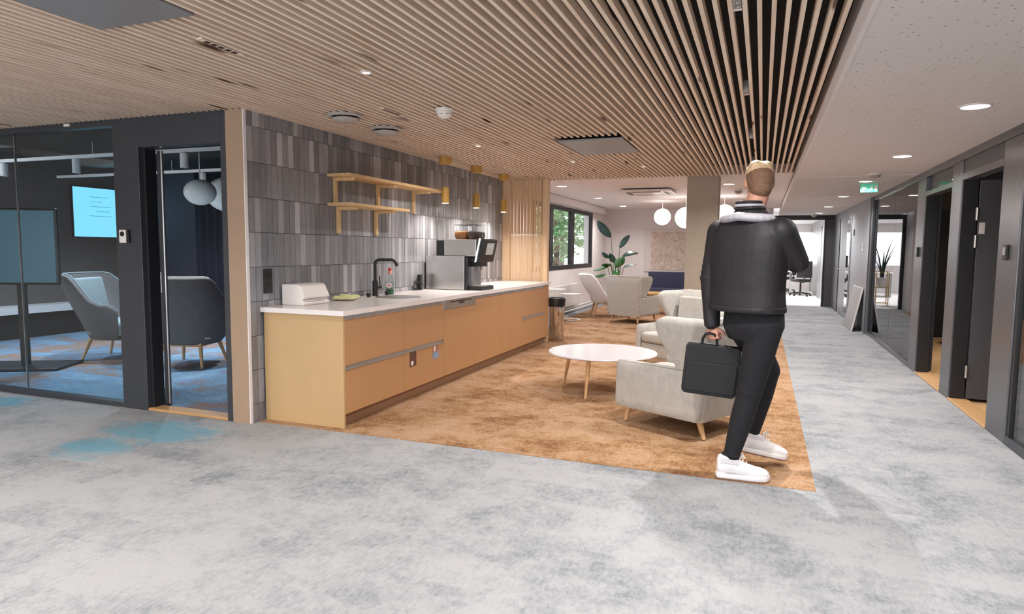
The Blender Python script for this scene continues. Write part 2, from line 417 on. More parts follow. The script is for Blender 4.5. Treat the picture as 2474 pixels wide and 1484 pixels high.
def fuse(mb, voxel, smooth_it=6, factor=0.6):
    """join overlapping closed shapes into ONE continuous surface; returns an MB"""
    me = bpy.data.meshes.new('tmp'); me.from_pydata(mb.v, [], mb.f); me.update()
    o = bpy.data.objects.new('tmp', me); COL.objects.link(o)
    md = o.modifiers.new('r', 'REMESH'); md.mode = 'VOXEL'; md.voxel_size = voxel
    sm = o.modifiers.new('s', 'SMOOTH'); sm.factor = factor; sm.iterations = smooth_it
    dg = bpy.context.evaluated_depsgraph_get(); ev = o.evaluated_get(dg); m2 = ev.to_mesh()
    out = MB(); out.v = [tuple(v.co) for v in m2.vertices]; out.f = [tuple(p.vertices) for p in m2.polygons]
    ev.to_mesh_clear(); bpy.data.objects.remove(o); bpy.data.meshes.remove(me)
    return out

# ================================================================== STRUCTURE
ZS = 2.33            # underside of the wooden slats
ZC = 2.22            # corridor plaster ceiling
ZL = 2.35            # lounge ceiling
XT = -3.56           # face of the tiled wall
# floors
struct('floor', B((-12, -4.5, -0.12), (4.6, 17.72, 0.0)), 'grey_carpet', 'mottled light grey carpet running through corridor and foreground', 'floor')
struct('floor', B((-3.55, 3.93, 0.0), (0.328, 16.8, 0.004)), 'brown_carpet', 'mottled golden brown carpet under the kitchen and lounge', 'floor')
struct('floor', B((-10.1, 3.96, 0.0), (-3.72, 8.6, 0.004)), 'cool_lit_carpet', 'blue and brown carpet, cool room light in its blue, inside the glazed meeting room', 'floor')
struct('floor', B((1.74, -1.0, 0.0), (4.5, 12.1, 0.004)), 'tan_carpet', 'tan carpet inside the offices behind the right doors', 'floor')
struct('floor', B((-2.5, 17.72, -0.12), (1.9, 25.0, 0.002)), 'white_carpet', 'bright pale floor of the office at corridor end', 'floor')

# slatted ceiling
ceil = struct('ceiling', B((-8.2, -4.0, 2.47), (0.345, 9.34, 2.56)), 'plenum_black', 'slatted pine ceiling with black void above', 'ceiling')
slat_me = None
def slat(x, y0, y1):
    global slat_me
    if slat_me is None:
        o = ob('slat', B((-0.0095, 0, 0), (0.0095, 1, 0.045)), 'slat_wood', ceil); slat_me = o.data
    else:
        o = bpy.data.objects.new('slat', slat_me); COL.objects.link(o); o.parent = ceil
    o.location = (x, y0, ZS); o.scale = (1, y1 - y0, 1)
k = 0
while True:
    x = 0.287 - 0.0565 * k; k += 1
    if x < -7.7: break
    yend = 9.30 if x > -3.57 else 3.86
    if -1.83 < x < -1.19: slat(x, -2.5, 5.80); slat(x, 6.86, yend)
    elif -2.92 < x < -2.33: slat(x, -2.5, 1.25); slat(x, 2.27, yend)
    else: slat(x, -2.5, yend)
# corridor, lounge and office ceilings
cc = struct('ceiling', B((0.345, -4.0, ZC), (1.76, 17.7, 2.56)), 'plaster', 'perforated white plaster ceiling over the corridor', 'ceiling')
ob('edge_profile', B((0.331, -4.0, ZC - 0.004), (0.352, 17.7, ZC + 0.09)), 'white_paint', cc)
for y in (8.72, 11.62): ob('ceiling_joint', B((0.36, y - 0.012, ZC - 0.006), (1.62, y + 0.012, ZC)), 'white_paint', cc)
lc = struct('ceiling', B((-3.9, 9.34, ZL), (0.335, 16.9, 2.56)), 'lounge_white', 'smooth white ceiling over the far lounge', 'ceiling')
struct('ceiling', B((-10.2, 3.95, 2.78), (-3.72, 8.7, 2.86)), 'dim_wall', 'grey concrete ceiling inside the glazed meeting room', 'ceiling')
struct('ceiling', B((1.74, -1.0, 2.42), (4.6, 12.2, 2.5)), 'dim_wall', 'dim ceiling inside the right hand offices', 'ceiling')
struct('ceiling', B((-2.5, 17.72, 2.3), (1.9, 25.0, 2.4)), 'white_paint', 'white ceiling of the bright office at corridor end', 'ceiling')

# tiled wall with every tile as a piece
tw = struct('wall_left', B((-3.72, 3.885, 0), (XT - 0.008, 9.05, 2.46)), 'grout', 'wall covered in upright glazed grey tiles behind the kitchen', 'wall')
TP, TH = 0.065, 0.26
cells = []
for c in range(79):
    for r_ in range(-1, 10):
        z0 = 0.14 + TH * r_; z1 = z0 + TH
        if z1 > 2.45: z1 = 2.45
        if z0 < 0: z0 = 0.0
        if z1 - z0 < 0.03: continue
        y0 = 3.885 + TP * c
        hid = z1 < 0.9 and y0 > 4.05
        cells.append((y0, z0, z1, hid))
vis = sorted([c for c in cells if not c[3]], key=lambda c: c[0])
tile_me = {}
rest = MB()
for i, (y0, z0, z1, hid) in enumerate(vis):
    if z0 > 2.33: continue
    ty, tz = random.gauss(0, 0.012), random.gauss(0, 0.006)
    hh = round(z1 - z0, 4)
    if i < 296:
        if hh not in tile_me:
            o = ob('tile', B((-0.008, 0.0018, 0.0018), (0.0, TP - 0.0018, hh - 0.0018)), 'tile', tw); tile_me[hh] = o.data
        else:
            o = bpy.data.objects.new('tile', tile_me[hh]); COL.objects.link(o); o.parent = tw
        o.location = (XT + random.uniform(0, 0.002), y0, z0); o.rotation_euler = (0, ty * 0.3, tz)
    else:
        M = Matrix.Translation((XT + random.uniform(0, 0.002), y0, z0)) @ Matrix.Rotation(tz, 4, 'Z')
        rest.box((-0.008, 0.0018, 0.0018), (0.0, TP - 0.0018, hh - 0.0018), M)
ro = ob('tile', rest, 'tile', tw); ro['kind'] = 'stuff'
struct('trim_1', B((-3.725, 3.855, 0), (XT - 0.0075, 3.884, ZS)), 'tan_post', 'tan painted post between meeting room door and tiled wall', 'post')
struct('trim_2', B((XT - 0.007, 3.857, 0), (XT + 0.001, 3.884, ZS)), 'white_paint', 'thin pale corner profile at the tiled wall edge', 'trim')

# meeting room front: glass, post, door frame (plane y = 3.9)
w1 = thing('window_1', 'large meeting room glass front in thin dark frame', 'glass wall', (0, 0, 0), kind='structure')
ob('glass_pane', B((-6.12, 3.905, 0.035), (-4.89, 3.915, 2.29)), 'room_glass', w1)
ob('glass_pane', B((-7.8, 3.905, 0.035), (-6.128, 3.915, 2.29)), 'room_glass', w1)
ob('glass_joint', B((-6.128, 3.902, 0.035), (-6.12, 3.918, 2.29)), 'aluminium', w1)
ob('bottom_rail', B((-7.8, 3.87, 0), (-4.89, 3.95, 0.04)), 'dark_metal', w1, bevel=0.003)
ob('top_rail', B((-7.8, 3.87, 2.285), (-4.89, 3.95, ZS + .1)), 'dark_metal', w1, bevel=0.003)
d1 = thing('door_1', 'dark steel door frame of the meeting room', 'door frame', (0, 0, 0), kind='structure')
ob('side_panel', B((-4.889, 3.865, 0), (-4.615, 3.955, ZS + .1)), 'dark_metal', d1, bevel=0.004)
ob('head_panel', B((-4.614, 3.865, 2.10), (-3.79, 3.955, ZS + .1)), 'dark_metal', d1, bevel=0.004)
ob('jamb', B((-3.789, 3.865, 0), (-3.726, 3.955, ZS + .1)), 'dark_metal', d1, bevel=0.004)
ob('jamb', B((-4.614, 3.90, 0.02), (-4.585, 4.0, 2.099)), 'frame_black', d1)
ob('threshold', B((-4.614, 3.865, 0.0), (-3.79, 3.99, 0.022)), 'threshold_wood', d1, bevel=0.004)
leaf_dir = Vector((-4.6, 4.0, 0)).normalized()
a_ = math.atan2(leaf_dir.y, leaf_dir.x) - 0.012
lf = ob('door_leaf', B((0, -0.045, 0.025), (0.86, 0.0, 2.095)), 'frame_black', d1, loc=(-4.575, 4.0, 0), rot=(0, 0, a_), bevel=0.003)
ob('lock_plate', B((0.015, 0.0, 0.95), (0.06, 0.004, 1.12)), 'steel', lf)
ob('edge_strip', B((-0.003, -0.034, 0.03), (0, -0.026, 2.09)), 'aluminium', lf)
# meeting room shell
struct('wall_left', B((-8.3, -4.0, 0), (-8.2, 3.86, 2.5)), 'beige_pillar', 'added unseen wall shielding the meeting room glass from bright reflections', 'wall')  # added out of view to block the bright world from the glass front
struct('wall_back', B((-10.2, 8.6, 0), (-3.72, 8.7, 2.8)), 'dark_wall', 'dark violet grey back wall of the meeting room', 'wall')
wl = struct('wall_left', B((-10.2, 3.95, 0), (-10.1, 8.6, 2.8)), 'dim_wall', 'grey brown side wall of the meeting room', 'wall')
ob('window_ledge', B((-10.1, 4.0, 0.36), (-9.72, 8.58, 0.46)), 'white_paint', wl)
ob('ledge_base', B((-10.1, 4.0, 0.0), (-9.80, 8.58, 0.36)), 'frame_black', wl)
for i, (y, w, h, m_) in enumerate(((5.3, 0.45, 0.25, 'vent_grey'), (6.6, 0.16, 0.16, 'dim_wall'), (7.55, 0.35, 0.2, 'vent_grey'))):
    struct('trim_3', B((-10.1, y - w / 2, 2.78 - h), (-3.8, y + w / 2, 2.779)), m_, ['wide pale duct beam under the meeting room ceiling', 'narrow grey pipe boxing under the meeting room ceiling', 'pale beam near the back of the meeting room ceiling'][i], 'beam')

# lounge shell
ll = thing('wall_left', 'white lounge wall with dark window above radiator', 'wall', kind='structure')
for (y0, y1, z0, z1) in ((9.05, 16.9, 0, 0.93), (9.05, 16.9, 2.2, 2.5), (9.05, 11.0, 0.93, 2.2), (15.35, 16.9, 0.93, 2.2)):
    ob('wall_panel', B((-4.0, y0, z0), (-3.8, y1, z1)), 'lounge_white', ll)
ob('wall_panel', B((-3.8, 8.98, 0), (-3.57, 9.08, 2.46)), 'lounge_white', ll)
ob('blind_box', B((-3.8, 10.6, 2.215), (-3.62, 16.0, 2.345)), 'lounge_white', ll, bevel=0.006)
w2 = thing('window_2', 'dark framed lounge window with two panes', 'window', kind='structure')
ob('frame_rail', B((-3.86, 11.0, 0.93), (-3.79, 15.35, 1.02)), 'frame_black', w2, bevel=0.004)
ob('frame_rail', B((-3.86, 11.0, 2.12), (-3.79, 15.35, 2.2)), 'frame_black', w2, bevel=0.004)
for y0, y1 in ((11.0, 11.1), (12.02, 12.22), (13.48, 13.74), (15.24, 15.35)):
    ob('frame_stile', B((-3.86, y0, 1.02), (-3.79, y1, 2.12)), 'frame_black', w2, bevel=0.004)
for y0, y1 in ((11.1, 12.02), (12.22, 13.48), (13.74, 15.24)):
    ob('pane', B((-3.83, y0, 1.02), (-3.822, y1, 2.12)), 'clear_glass', w2)
for y in (12.12, 13.6):
    for z in (1.15, 1.45, 1.75, 2.02): ob('hinge', MB().cyl((-3.785, y, z), (-3.792, y, z), 0.014, n=10), 'aluminium', w2)
struct('wall_back', B((-4.0, 16.8, 0), (0.12, 16.9, 2.5)), 'lounge_white', 'white end wall of the lounge behind the navy bench', 'wall')
struct('wall_back', B((0.10, 16.9, 0), (0.2, 17.78, 2.5)), 'lounge_white', 'short white return wall beside corridor end door', 'wall')
d2 = thing('door_2', 'dark framed opening to the bright office at corridor end', 'door frame', kind='structure')
ob('head', B((0.2, 17.68, 2.11), (1.65, 17.78, 2.22)), 'frame_black', d2)
ob('jamb', B((0.2, 17.68, 0), (0.27, 17.78, 2.11)), 'frame_black', d2)
ob('jamb', B((1.40, 17.68, 0), (1.65, 17.78, 2.11)), 'door_grey', d2)
ob('jamb', B((1.375, 17.66, 0), (1.41, 17.8, 2.11)), 'frame_black', d2)
struct('trim_4', B((-1.0, 9.345, 0), (-0.585, 9.72, ZL + .05)), 'beige_pillar', 'square beige pillar at the edge of the slatted ceiling', 'pillar', bevel=0.004)
# end office shell
ew = thing('wall_end', 'white walls of the bright office at corridor end', 'wall', kind='structure')
ob('wall_panel', B((-2.5, 25.0, 0), (1.9, 25.1, 0.9)), 'white_paint', ew); ob('wall_panel', B((-2.5, 25.0, 2.0), (1.9, 25.1, 2.4)), 'white_paint', ew)
ob('wall_panel', B((-2.6, 17.78, 0), (-2.5, 25.1, 2.4)), 'white_paint', ew)
ob('wall_panel', B((-2.5, 17.78, 0), (0.2, 17.85, 2.4)), 'white_paint', ew)
pr = struct('wall_right', B((1.55, 17.8, 0), (1.65, 25.0, 2.4)), 'metal_trim', 'pale grey partition with doors inside the end office', 'wall')
for y in (18.6, 20.6):
    dl = ob('door_leaf', B((1.53, y, 0.02), (1.549, y + 0.95, 2.05)), 'door_grey' if y < 19 else 'metal_trim', pr); ob('handle', B((1.46, y + .06, 1.0), (1.53, y + .2, 1.03)), 'chrome', dl)

# right side: steel and glass partition (plane x = 1.63)
X0, X1 = 1.63, 1.73
gw = thing('window_3', 'mirror-like dark glass partition beside the far office door', 'glass wall', kind='structure')
for y0, y1 in ((8.80, 10.24), (10.25, 12.0)): ob('glass_pane', B((1.652, y0, 0.05), (1.662, y1, 2.155)), 'dark_glass', gw)
ob('bottom_rail', B((X0, 8.745, 0), (X1, 12.03, 0.05)), 'right_metal', gw, bevel=0.004)
ob('end_stile', B((X0, 11.985, 0.05), (X1, 12.04, 2.155)), 'dark_metal', gw, bevel=0.003)
gw2 = thing('window_4', 'clear glass partition right beside the card reader post', 'glass wall', kind='structure')
for y0, y1 in ((-1.0, 2.4), (2.44, 3.9), (3.94, 5.40)): ob('glass_pane', B((1.655, y0, 0.06), (1.665, y1, 2.155)), 'clear_glass', gw2)
ob('bottom_rail', B((X0, -1.0, 0), (X1, 5.44, 0.06)), 'dark_metal', gw2, bevel=0.006)
for y in (2.42, 3.92): ob('glass_joint', B((1.65, y - .02, 0.06), (1.67, y + .02, 2.155)), 'dark_metal', gw2)
ob('end_stile', B((X0 + .01, 5.395, 0.06), (X1, 5.445, 2.155)), 'frame_black', gw2)
tr = struct('trim_5', B((X0 - 0.004, -1.0, 2.155), (X1 + .02, 12.06, ZC + .02)), 'right_metal', 'brushed steel head rail above the right partitions', 'trim', bevel=0.003)
d3 = thing('door_3', 'open dark grey office door with wide steel post', 'door', kind='structure')
ob('post', B((X0, 5.446, 0), (X1, 5.87, 2.154)), 'right_metal', d3, bevel=0.006)
ob('head_rail', B((X0, 5.871, 1.975), (X1, 6.955, 2.035)), 'right_metal', d3, bevel=0.004)
ob('transom_panel', B((X0 + .012, 5.871, 2.036), (X1, 6.955, 2.154)), 'door_grey', d3)
ob('jamb', B((X0 + .005, 6.92, 0), (X1 + .02, 6.955, 1.974)), 'frame_black', d3)
ob('threshold', B((X0 - .005, 5.871, 0), (X1 + .05, 6.955, 0.02)), 'threshold_wood', d3, bevel=0.005)
lf = ob('door_leaf', B((0, -0.04, 0.03), (0.98, 0.0, 1.97)), 'door_grey', d3, loc=(1.76, 6.93, 0), rot=(0, 0, math.radians(-6)), bevel=0.003)
for z in (0.22, 1.38, 1.62): ob('hinge', MB().cyl((-0.012, -0.05, z), (-0.012, -0.05, z + 0.11), 0.014, n=12), 'steel', lf)
ob('closer_plate', B((0.01, -0.05, 1.5), (0.05, -0.041, 1.6)), 'white_plastic', lf)
d4 = thing('door_4', 'open black door and glazed transom of the far office', 'door', kind='structure')
ob('mullion', B((X0, 6.956, 0), (X1, 7.28, 2.154)), 'right_metal', d4, bevel=0.006)
ob('head_rail', B((X0, 7.281, 1.945), (X1, 8.36, 1.995)), 'right_metal', d4, bevel=0.004)
ob('transom_glass', B((1.66, 7.281, 1.996), (1.67, 8.36, 2.154)), 'room_glass', d4)
ob('post', B((X0, 8.361, 0), (X1, 8.74, 2.154)), 'right_metal', d4, bevel=0.006)
ob('jamb', B((X0 + .005, 8.325, 0), (X1 + .02, 8.36, 1.944)), 'frame_black', d4)
ob('threshold', B((X0 - .005, 7.281, 0), (X1 + .05, 8.36, 0.02)), 'threshold_wood', d4, bevel=0.005)
lf = ob('door_leaf', B((0, 0, 0.03), (0.98, 0.04, 1.94)), 'frame_black', d4, loc=(1.79, 8.36, 0), rot=(0, 0, math.radians(84)), bevel=0.003)
ob('lock_plate', B((0.02, -0.003, 0.95), (0.06, 0.0, 1.12)), 'steel', lf)
# rooms behind
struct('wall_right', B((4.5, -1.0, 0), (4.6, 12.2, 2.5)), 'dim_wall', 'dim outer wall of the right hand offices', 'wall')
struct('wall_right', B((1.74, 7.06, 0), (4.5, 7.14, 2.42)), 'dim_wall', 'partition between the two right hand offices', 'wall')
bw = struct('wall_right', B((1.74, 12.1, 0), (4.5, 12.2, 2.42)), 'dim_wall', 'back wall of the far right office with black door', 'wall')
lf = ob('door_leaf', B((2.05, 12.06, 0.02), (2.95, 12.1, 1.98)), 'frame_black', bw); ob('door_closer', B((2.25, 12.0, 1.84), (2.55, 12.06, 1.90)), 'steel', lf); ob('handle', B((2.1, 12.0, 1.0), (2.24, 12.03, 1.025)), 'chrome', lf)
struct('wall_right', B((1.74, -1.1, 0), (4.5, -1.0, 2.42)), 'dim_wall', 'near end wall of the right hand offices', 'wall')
gr = struct('wall_right', B((1.60, 12.045, 0), (1.72, 17.68, 2.25)), 'grey_wall', 'grey painted corridor wall with flush doors', 'wall')
ob('corner_profile', B((1.592, 12.04, 0), (1.606, 12.075, 2.2)), 'right_metal', gr)
dl = ob('door_leaf', B((1.588, 14.35, 0.02), (1.599, 15.95, 2.06)), 'grey_wall', gr)
ob('glass_strip', B((1.583, 14.45, 0.12), (1.5875, 14.95, 1.98)), 'dark_glass', dl)
ob('handle', MB().tube([(1.58, 16.05 - .2, 0.98), (1.53, 15.85, 0.98), (1.53, 15.70, 0.98)], 0.012), 'chrome', dl)
dl = ob('door_leaf', B((1.585, 16.35, 0.02), (1.599, 17.35, 2.06)), 'frame_black', gr)
ob('handle', MB().tube([(1.58, 16.5, 0.98), (1.52, 16.5, 0.98), (1.52, 16.65, 0.98)], 0.014), 'chrome', dl)

# outside the lounge window
tag(ob('ground', B((-40, 8, -0.4), (-4.05, 60, -0.3)), 'outside_ground'), 'pale ground outside the lounge window', 'ground', kind='structure')
fb = thing('office_building', 'pale grey building seen outside the lounge window', 'building', (-14, 36, -0.3))
ob('wall', B((-9, -1, 0), (2, 2, 9)), 'facade', fb)
for i in range(5):
    for j in range(3): ob('window', B((-8.2 + 2 * i, -1.05, 1 + 2.8 * j), (-7.0 + 2 * i, -1.0, 2.6 + 2.8 * j)), 'frame_black', fb)
def leafy(name, label, loc, hgt, rad, seed):
    t = thing(name, label, 'tree', loc); rnd = random.Random(seed)
    ob('trunk', MB().tube([(0, 0, 0), (.05, .02, hgt * .4), (0, 0, hgt * .8)], .1, radii=[.13, .1, .05]), 'trunk', t)
    mb = MB()
    for _ in range(900):
        d = Vector((rnd.gauss(0, 1), rnd.gauss(0, 1), rnd.gauss(0, 1))).normalized() * rad * rnd.random() ** .4
        c = Vector((0, 0, hgt * .72)) + Vector((d.x, d.y, d.z * hgt * .42 / rad))
        u, w = perp(Vector((rnd.gauss(0, 1), rnd.gauss(0, 1), rnd.gauss(0, 1)))); s_ = rnd.uniform(.09, .17)
        n_ = u.cross(w) * s_ * .15
        mb.add([c + u * s_, c + w * s_ * .45 + n_, c - u * s_, c - w * s_ * .45 + n_, c - n_ * .3], [(0, 1, 4), (1, 2, 4), (2, 3, 4), (3, 0, 4)])
    f = ob('foliage', mb, 'foliage', t); f['kind'] = 'stuff'
leafy('leafy_tree', 'pale green tree in the left pane of the lounge window', (-6.6, 21.5, -0.3), 3.6, 1.3, 1)
leafy('leafy_tree', 'second tree, further from the lounge window, beside the building', (-8.9, 30.0, -0.3), 4.6, 1.7, 2)

# ================================================================== CEILING FIXTURES
def downlight(x, y, z, label, power=14, r=0.075, group='corridor downlights', color=(1, 0.975, 0.96)):
    t = thing('downlight', label, 'light', (x, y, z), group=group)
    ob('trim_ring', MB().lathe([(r + .012, 0.0), (r + .012, -0.006), (r, -0.010), (r, 0.0)], n=28, cap=False), 'white_plastic', t, smooth=True)
    ob('lens', MB().cyl((0, 0, -0.001), (0, 0, -0.006), r, n=28), 'lamp_glow', t)
    lamp('downlight_beam', (0, 0, -0.02), power, 2 * r, color, parent=t)
for i, y in enumerate((-1.9, 0.35, 2.55)): downlight(1.165, y, ZC, 'round recessed downlight in the corridor plaster ceiling behind the viewpoint', 15)
LB = ['round recessed downlight beside the small ceiling sensor hole, lit ring', 'round recessed downlight over the threshold of the open grey door', 'round recessed downlight just before the green exit sign', 'round recessed downlight right after the ceiling joint beyond the exit sign', 'round recessed downlight in front of the leaning grey panel', 'round recessed downlight nearest the corridor end door']
for lb, y in zip(LB, (4.79, 7.02, 9.33, 11.75, 14.34, 16.6)): downlight(1.165, y, ZC, lb, 15)
for y, lb in ((10.25, 'first'), (12.75, 'middle'), (15.2, 'last')): downlight(-3.05, y, ZL, lb + ' round downlight of the row along the lounge window, counted from the screen', 20, 0.08, 'lounge downlights')
downlight(-0.52, 10.6, ZL, 'round lounge downlight just behind the beige pillar', 20, 0.08, 'lounge downlights')
downlight(-0.25, 13.6, ZL, 'round lounge downlight far behind the pillar', 20, 0.08, 'lounge downlights')
downlight(0.75, 20.0, 2.3, 'added round downlight brightening the end office', 90, 0.1, 'added end office downlights', (1, 1, 1))  # both end office lamps are added to make the room bright
downlight(-0.8, 22.5, 2.3, 'second added round downlight brightening the depth of the end office', 90, 0.1, 'added end office downlights', (1, 1, 1))

def track_spot(x, y, label, power, tgt=(0, 0, -1)):
    t = thing('slot_spotlight', label, 'light', (x, y, ZS), group='spotlights between the ceiling slats')
    ob('housing', B((-0.017, -0.062, -0.003), (0.017, 0.062, 0.06)), 'grey_plastic', t, bevel=0.003)
    for s_ in (-1, 1):
        h = ob('reflector', MB().lathe([(0.0145, 0.012), (0.0145, -0.006), (0.010, -0.006), (0.006, 0.004)], (0, s_ * 0.026, 0), n=14), 'chrome', t, smooth=True)
    ob('end_cap', B((-0.017, 0.063, -0.003), (0.017, 0.085, 0.05)), 'white_plastic', t, bevel=0.002)
    lamp('spot_beam', (0, 0, -0.012), power, 0.035, (1, 0.965, 0.93), parent=t)
for y, lb in ((2.9, 'twin spotlight set between ceiling slats, furthest from the man\'s head'), (4.485, 'twin spotlight between ceiling slats, middle of the visible three'), (6.21, 'twin spotlight between ceiling slats, above the man\'s head'), (8.0, 'twin spotlight between ceiling slats close to the pillar')):
    track_spot(-0.137, y, lb, 26)
XS = 0.287 - 0.0565 * 54 + 0.02825
for y in (1.3, -0.6): track_spot(-0.137, y, 'added unseen twin spotlight between ceiling slats behind the viewpoint', 26)  # row carried on out of view, added for more light
XS2 = 0.287 - 0.0565 * 87 + 0.02825
XS3 = 0.287 - 0.0565 * 118 + 0.02825
for x in (XS, XS2, XS3):
    for y in (1.2, -1.2): track_spot(x, y, 'added unseen twin spotlight between ceiling slats, brightening the grey foreground', 30)  # extra fittings out of frame, added to brighten floor and slats

def pin_spot(x, y, label, power):
    t = thing('pin_spotlight', label, 'light', (x, y, ZS), group='pin spotlights in the slatted ceiling')
    ob('ring', MB().lathe([(0.034, 0.0), (0.034, -0.006), (0.024, -0.008), (0.024, 0.0)], n=20, cap=False), 'white_plastic', t, smooth=True)
    ob('lens', MB().cyl((0, 0, 0.0), (0, 0, -0.004), 0.024, n=18), 'pin_glow', t)
    lamp('pin_beam', (0, 0, -0.014), power, 0.05, (1, 0.965, 0.93), parent=t)
pin_spot(-2.62, 5.95, 'small round pin spotlight in slats between smoke detector and grey panel', 13)
pin_spot(-2.05, 7.33, 'small round pin spotlight in slats before the slatted screen', 13)
pin_spot(-2.15, 3.3, 'small round pin spotlight in slats ahead of the smoke detector', 13)
pin_spot(-1.37, 8.0, 'small round pin spotlight in slats ahead of the pillar', 7)
def ceiling_panel(x0, x1, y0, y1, label):
    t = thing('ceiling_panel', label, 'panel', ((x0 + x1) / 2, (y0 + y1) / 2, ZS), group='grey panels let into the slatted ceiling')
    w, d = (x1 - x0) / 2, (y1 - y0) / 2
    ob('plate', B((-w, -d, -0.006), (w, d, 0.012)), 'metal_trim', t, bevel=0.003)
    ob('upstand', B((-w + .05, -d + .05, 0.012), (w - .05, d - .05, 0.12)), 'plenum_black', t)
ceiling_panel(-1.81, -1.21, 5.95, 6.84, 'grey square panel let into slats between smoke detector and pillar')
ceiling_panel(-2.9, -2.335, 1.30, 2.26, 'grey square panel let into slats above the meeting room side')
def valve(x, y, label):
    t = thing('air_valve', label, 'vent', (x, y, ZS), group='round air valves in slatted ceiling')
    ob('rim', MB().lathe([(0.135, 0.0), (0.135, -0.012), (0.12, -0.02), (0.10, -0.012), (0.10, 0.0)], n=32, cap=False), 'vent_grey', t, smooth=True)
    ob('disc', MB().lathe([(0.02, 0.0), (0.10, -0.028), (0.085, -0.048), (0.0, -0.055)], n=32), 'vent_grey', t, smooth=True)
    ob('throat', MB().cyl((0, 0, 0.05), (0, 0, 0.0), 0.12, n=28), 'plenum_black', t)
valve(-2.99, 4.30, 'round grey air valve in slats, the one nearer the tan post')
valve(-2.99, 4.88, 'round grey air valve in slats, the one nearer the pendant lamps')
t = thing('smoke_detector', 'white smoke detector hanging under the wooden slats', 'smoke detector', (-2.17, 4.33, ZS))
ob('base', MB().cyl((0, 0, 0.0), (0, 0, -0.022), 0.065, n=28), 'white_plastic', t, bevel=0.004)
hd = ob('head', MB().lathe([(0.056, -0.022), (0.06, -0.03), (0.052, -0.052), (0.03, -0.066), (0.018, -0.07), (0.0, -0.07)], n=28), 'white_plastic', t, smooth=True)
for a in range(8): ob('slot', B((0.048, -0.012, -0.046), (0.058, 0.012, -0.041)), 'grey_plastic', hd, rot=(0, 0, a * PI / 4))
for x, y, lb in ((-2.58, 2.66, 'slotted black air grille between slats near the panel above the meeting room'), (-2.59, 4.30, 'slotted black air grille between slats next to the round air valves')):
    t = thing('slot_grille', lb, 'vent', (x, y, ZS), group='slot grilles in slatted ceiling')
    ob('frame', B((-0.018, -0.14, -0.004), (0.018, 0.14, 0.006)), 'slat_wood', t)
    for k in range(5): ob('slot', B((-0.012, -0.105 + k * .045, -0.0055), (0.012, -0.075 + k * .045, -0.0035)), 'plenum_black', t)
t = thing('smoke_detector', 'white smoke detector on corridor ceiling before the exit sign', 'smoke detector', (1.15, 8.5, ZC))
ob('base', MB().cyl((0, 0, 0), (0, 0, -0.02), 0.07, n=24), 'white_plastic', t); ob('head', MB().lathe([(0.06, -0.02), (0.055, -0.045), (0.0, -0.055)], n=24), 'vent_grey', t, smooth=True)
t = thing('smoke_detector', 'white smoke detector on lounge ceiling beside the pillar', 'smoke detector', (-0.42, 11.6, ZL))
ob('base', MB().cyl((0, 0, 0), (0, 0, -0.03), 0.07, n=24), 'white_plastic', t); ob('head', MB().lathe([(0.06, -0.03), (0.055, -0.06), (0.0, -0.08)], n=24), 'vent_grey', t, smooth=True)
t = thing('smoke_detector', 'white smoke detector on corridor ceiling near the end door', 'smoke detector', (1.1, 17.2, ZC))
ob('base', MB().cyl((0, 0, 0), (0, 0, -0.03), 0.07, n=24), 'white_plastic', t); ob('head', MB().lathe([(0.06, -0.03), (0.055, -0.06), (0.0, -0.08)], n=24), 'vent_grey', t, smooth=True)
# exit sign: running man, arrow and door on green
t = thing('exit_sign', 'green emergency exit sign with white pictogram hanging from corridor ceiling', 'exit sign', (1.235, 9.55, ZC))
ob('plate', B((-0.10, -0.006, -0.125), (0.10, 0.006, -0.015)), 'exit_green', t, bevel=0.002)
ob('bracket', B((-0.09, -0.012, -0.015), (0.09, 0.012, 0.0)), 'white_plastic', t)
P_ = lambda pts: MB().prism(pts, 0.006, 0.0075, Matrix.Rotation(PI / 2, 4, 'X'))
ob('arrow', P_([(-0.035, -0.08), (-0.035, -0.062), (-0.06, -0.062), (-0.06, -0.05), (-0.085, -0.07), (-0.06, -0.09), (-0.06, -0.08)]), 'label_white', t)
ob('running_man', P_([(0.0, -0.11), (0.012, -0.112), (0.022, -0.088), (0.034, -0.1), (0.045, -0.094), (0.035, -0.075), (0.036, -0.055), (0.046, -0.06), (0.05, -0.053), (0.036, -0.043), (0.024, -0.043), (0.012, -0.052), (0.008, -0.064), (0.016, -0.064), (0.02, -0.055), (0.022, -0.07), (0.01, -0.085)]), 'label_white', t)
ob('man_head', MB().cyl((0.034, -0.006, -0.033), (0.034, -0.0075, -0.033), 0.007, n=12), 'label_white', t)
ob('doorway', P_([(0.06, -0.112), (0.09, -0.112), (0.09, -0.03), (0.06, -0.03)]), 'label_white', t)
# AC cassette in lounge
t = thing('air_conditioner', 'square white ceiling air conditioner cassette in the lounge', 'air conditioner', (-1.85, 11.35, ZL - .021))
ob('fascia', B((-0.42, -0.42, -0.035), (0.42, 0.42, 0.0)), 'white_plastic', t, bevel=0.012)
ob('intake', B((-0.22, -0.22, -0.042), (0.22, 0.22, -0.035)), 'white_plastic', t, bevel=0.004)
for a in range(4): ob('louvre', B((-0.25, 0.28, -0.039), (0.25, 0.34, -0.034)), 'frame_black', t, rot=(0, 0, a * PI / 2))

